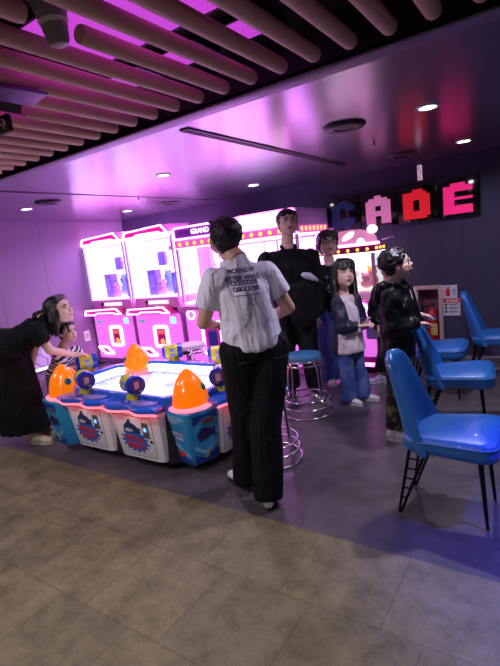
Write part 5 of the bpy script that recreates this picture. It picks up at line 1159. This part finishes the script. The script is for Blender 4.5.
# ---- child standing behind the boy
J = dict(crown=(-1.512, 4.867, 1.32), chin=(-1.529, 4.794, 1.06), neck=(-1.529, 4.856, .985), shR=(-1.63, 4.785, .915), shL=(-1.435, 4.921, .915), elR=(-1.68, 4.75, .71), wrR=(-1.62, 4.69, .56), elL=(-1.429, 4.925, .69), wrL=(-1.465, 4.839, .54),
         pelvis=(-1.55, 4.841, .58), hipR=(-1.59, 4.81, .56), hipL=(-1.51, 4.87, .56), knR=(-1.61, 4.79, .31), knL=(-1.52, 4.86, .31), anR=(-1.655, 4.74, .07), anL=(-1.54, 4.85, .07))
J = {k: (p[0] * .955, p[1] * .955, 1.5 + (p[2] - 1.5) * .955) for k, p in J.items()}
P = person('child in dark jacket and black trousers standing hidden behind the boy in glasses', J, (.3, -.9, 0), (.3, -.9, 0), .74, M_skin2)
top(P, MATS['black_nylon'], -.15, 1.95, 1.15, (.1, .1, .06), .09, 'jacket', (.006, (26, 26, 20)))
trousers(P, M_bk, (.105, .09, .085), .05, .02, (.004, (20, 20, 9)), drop=.02)
shoes(P, mat('lilac_canvas', S(190, 178, 205), .7), {'R': (-.75, -.6, 0), 'L': (-.3, -.9, 0)})
mb, lock = hair(P, M_hair, 'short', 15); remesh(mb, 'hair', M_hair, P['t'], .007, 2)

# ---- woman bending over the game
J = dict(crown=(-3.755, 2.43, 1.315), chin=(-3.68, 2.47, 1.06), neck=(-3.835, 2.35, 1.10), shR=(-3.76, 2.20, 1.03), shL=(-3.98, 2.45, 1.05), elR=(-3.715, 2.27, .835), wrR=(-3.755, 2.515, .735), elL=(-4.10, 2.36, .82), wrL=(-4.10, 2.27, .63),
         pelvis=(-4.16, 2.14, .93), hipR=(-4.06, 2.06, .87), hipL=(-4.24, 2.19, .87), knR=(-4.04, 2.12, .47), knL=(-4.15, 2.235, .46), anR=(-4.02, 2.15, .075), anL=(-4.07, 2.30, .075))
J['crown'] = (-3.715, 2.455, 1.315); J['chin'] = (-3.645, 2.495, 1.055)
J = {k: (p[0] * .985, p[1] * .985 - .01, 1.5 + (p[2] - 1.5) * .985) for k, p in J.items()}
P = person('adult person in long black dress leaning over the game table with one arm stretched out', J, (.85, .35, -.45), (.85, .35, -.4), .95, M_skin2, girl=True, hd={'R': (.25, .45, -.05), 'L': (.1, -.1, -.6)}, palm={'R': (0, 0, -1), 'L': (.5, .5, 0)}, fingers=(.4, .5))
M_dress = mat('black_jersey', S(12, 10, 17), .85, folds=.7, spec=.25, bump=.2, bscale=40)
mb = MB(); s = .95; hc, sc = P['hc'], P['sc']; lh = P['lh']
mb.erings([P['ring'](k, a * s, b * s) for k, a, b in ((-.1, .18, .15), (.05, .2, .16), (.3, .175, .135), (.6, .175, .125), (.85, .175, .12), (.97, .13, .095), (1.05, .085, .07))], 28)
mb.ball(hc, (.21, .2, .19)); mb.ball(P['neck'] - P['u'] * .03 - P['ff'] * .015, .082); mb.cone(P['sc'], P['neck'], .1, .08); mb.ball(P['hipR'], .13); mb.ball(P['hipL'], .13)
for e in 'LR': mb.cone(P['sh' + e], P['sh' + e].lerp(P['el' + e], .62), .07, .075, 18); mb.cap(sc.lerp(P['sh' + e], .3), P['sh' + e], .08, .068)
X = V((.83, .552, 0)); Yv = V((-.552, .83, 0)); b0 = V((-4.06, 2.10, 0))
mb.erings([(b0 + V((dx, dx * .3, z)), X * w, Yv * d) for z, w, d, dx in ((.13, .235, .2, .0), (.3, .215, .2, -.01), (.55, .195, .2, -.03), (.75, .185, .2, -.035), (.88, .17, .18, -.02), (.98, .13, .13, .02))], 32)
remesh(mb, 'dress', M_dress, P['t'], .0095, 4, (.007, (26, 26, 5)))
shoes(P, mat('cream_clog', S(214, 200, 170), .6), {'R': (.9, .25, 0), 'L': (.9, .35, 0)}, mat('cream_sole', S(196, 184, 160), .6), name='clog')
mb, lock = hair(P, M_hair, 'long', 2); q = random.Random(3)
for k in range(11): x = -.28 + .56 * k / 10; lock((x * .7, .1, 1.03), (x * 1.1, .3 - .5 * x * x, .8), .06, .03, (x * .98, .28 - .5 * x * x, .95))
HMf = P['HM']
for k in range(14):
    sx = 1 if k % 3 else -1; a = HMf(sx * .32, -.05 + q.uniform(-.1, .08), .75); b = a + V((q.uniform(-.02, .03), q.uniform(-.03, .02), -.2 - q.uniform(0, .08))); mb.tube([a, a.lerp(b, .5) + P['r'] * sx * .012, b], [.02, .022, .006], 8)
for k in range(12):
    a = HMf(-.2 + .035 * k, -.45, .6); b = P['neck'] + V((-.06, -.05, .02)) + P['lt'] * (-.07 + .012 * k); mb.tube([a, a.lerp(b, .5) + V((-.01, 0, .03)), b], [.024, .024, .01], 8)
mb.ball(HMf(0, -.42, .3), (.075, .075, .085)); mb.cap(HMf(0, -.4, .3), P['neck'] + V((-.05, -.04, .03)), .06, .04)
remesh(mb, 'hair', M_hair, P['t'], .0065, 2, (.002, (80, 80, 20)))

# ---- child on the stool
J = dict(crown=(-3.87, 2.59, 1.055), chin=(-3.845, 2.60, .83), neck=(-3.925, 2.55, .79), shR=(-3.88, 2.44, .73), shL=(-3.96, 2.66, .72), elR=(-3.85, 2.43, .60), wrR=(-3.78, 2.575, .60), elL=(-3.90, 2.72, .60), wrL=(-3.80, 2.70, .64),
         pelvis=(-4.08, 2.53, .53), hipR=(-4.08, 2.46, .515), hipL=(-4.10, 2.60, .515), knR=(-3.90, 2.36, .47), knL=(-4.0, 2.82, .48), anR=(-3.93, 2.40, .2), anL=(-4.0, 2.80, .2))
P = person('small child in black and white striped shirt sitting on a stool at the game table', J, (.9, .1, -.15), (.95, .25, 0), .66, M_skin2, hd={'R': (.6, .4, .05), 'L': (.7, -.2, .05)}, fingers=(.7, .7))
M_zeb = stripe_mat('zebra_print', S(24, 20, 26), S(224, 214, 224), 9, 6, (0, R(70), R(20)))
top(P, M_zeb, -.05, .85, 1.15, (.095, .09), .085, 'shirt', (.004, (30, 30, 20)))
mb = MB(); s = .66
mb.erings([P['ring'](k, a * s, b * s) for k, a, b in ((-.25, .16, .12), (-.05, .19, .14), (.1, .18, .135))], 24)
for e in 'LR': mb.cone(P['hip' + e], P['hip' + e].lerp(P['kn' + e], .85), .1 * s, .095 * s, 18); mb.ball(P['hip' + e], .1 * s)
remesh(mb, 'shorts', mat('grey_shorts', S(76, 84, 92), .85), P['t'], .0085, 3, (.003, (30, 30, 20)))
shoes(P, mat('dark_trainer', S(50, 44, 56), .6), {'R': (.9, -.2, 0), 'L': (.9, .3, 0)})
for o in P['t'].children:
    if o.name.startswith('shoe'): o.location.z += .125
mb, lock = hair(P, M_hair, 'crop', 21); remesh(mb, 'hair', M_hair, P['t'], .006, 2)
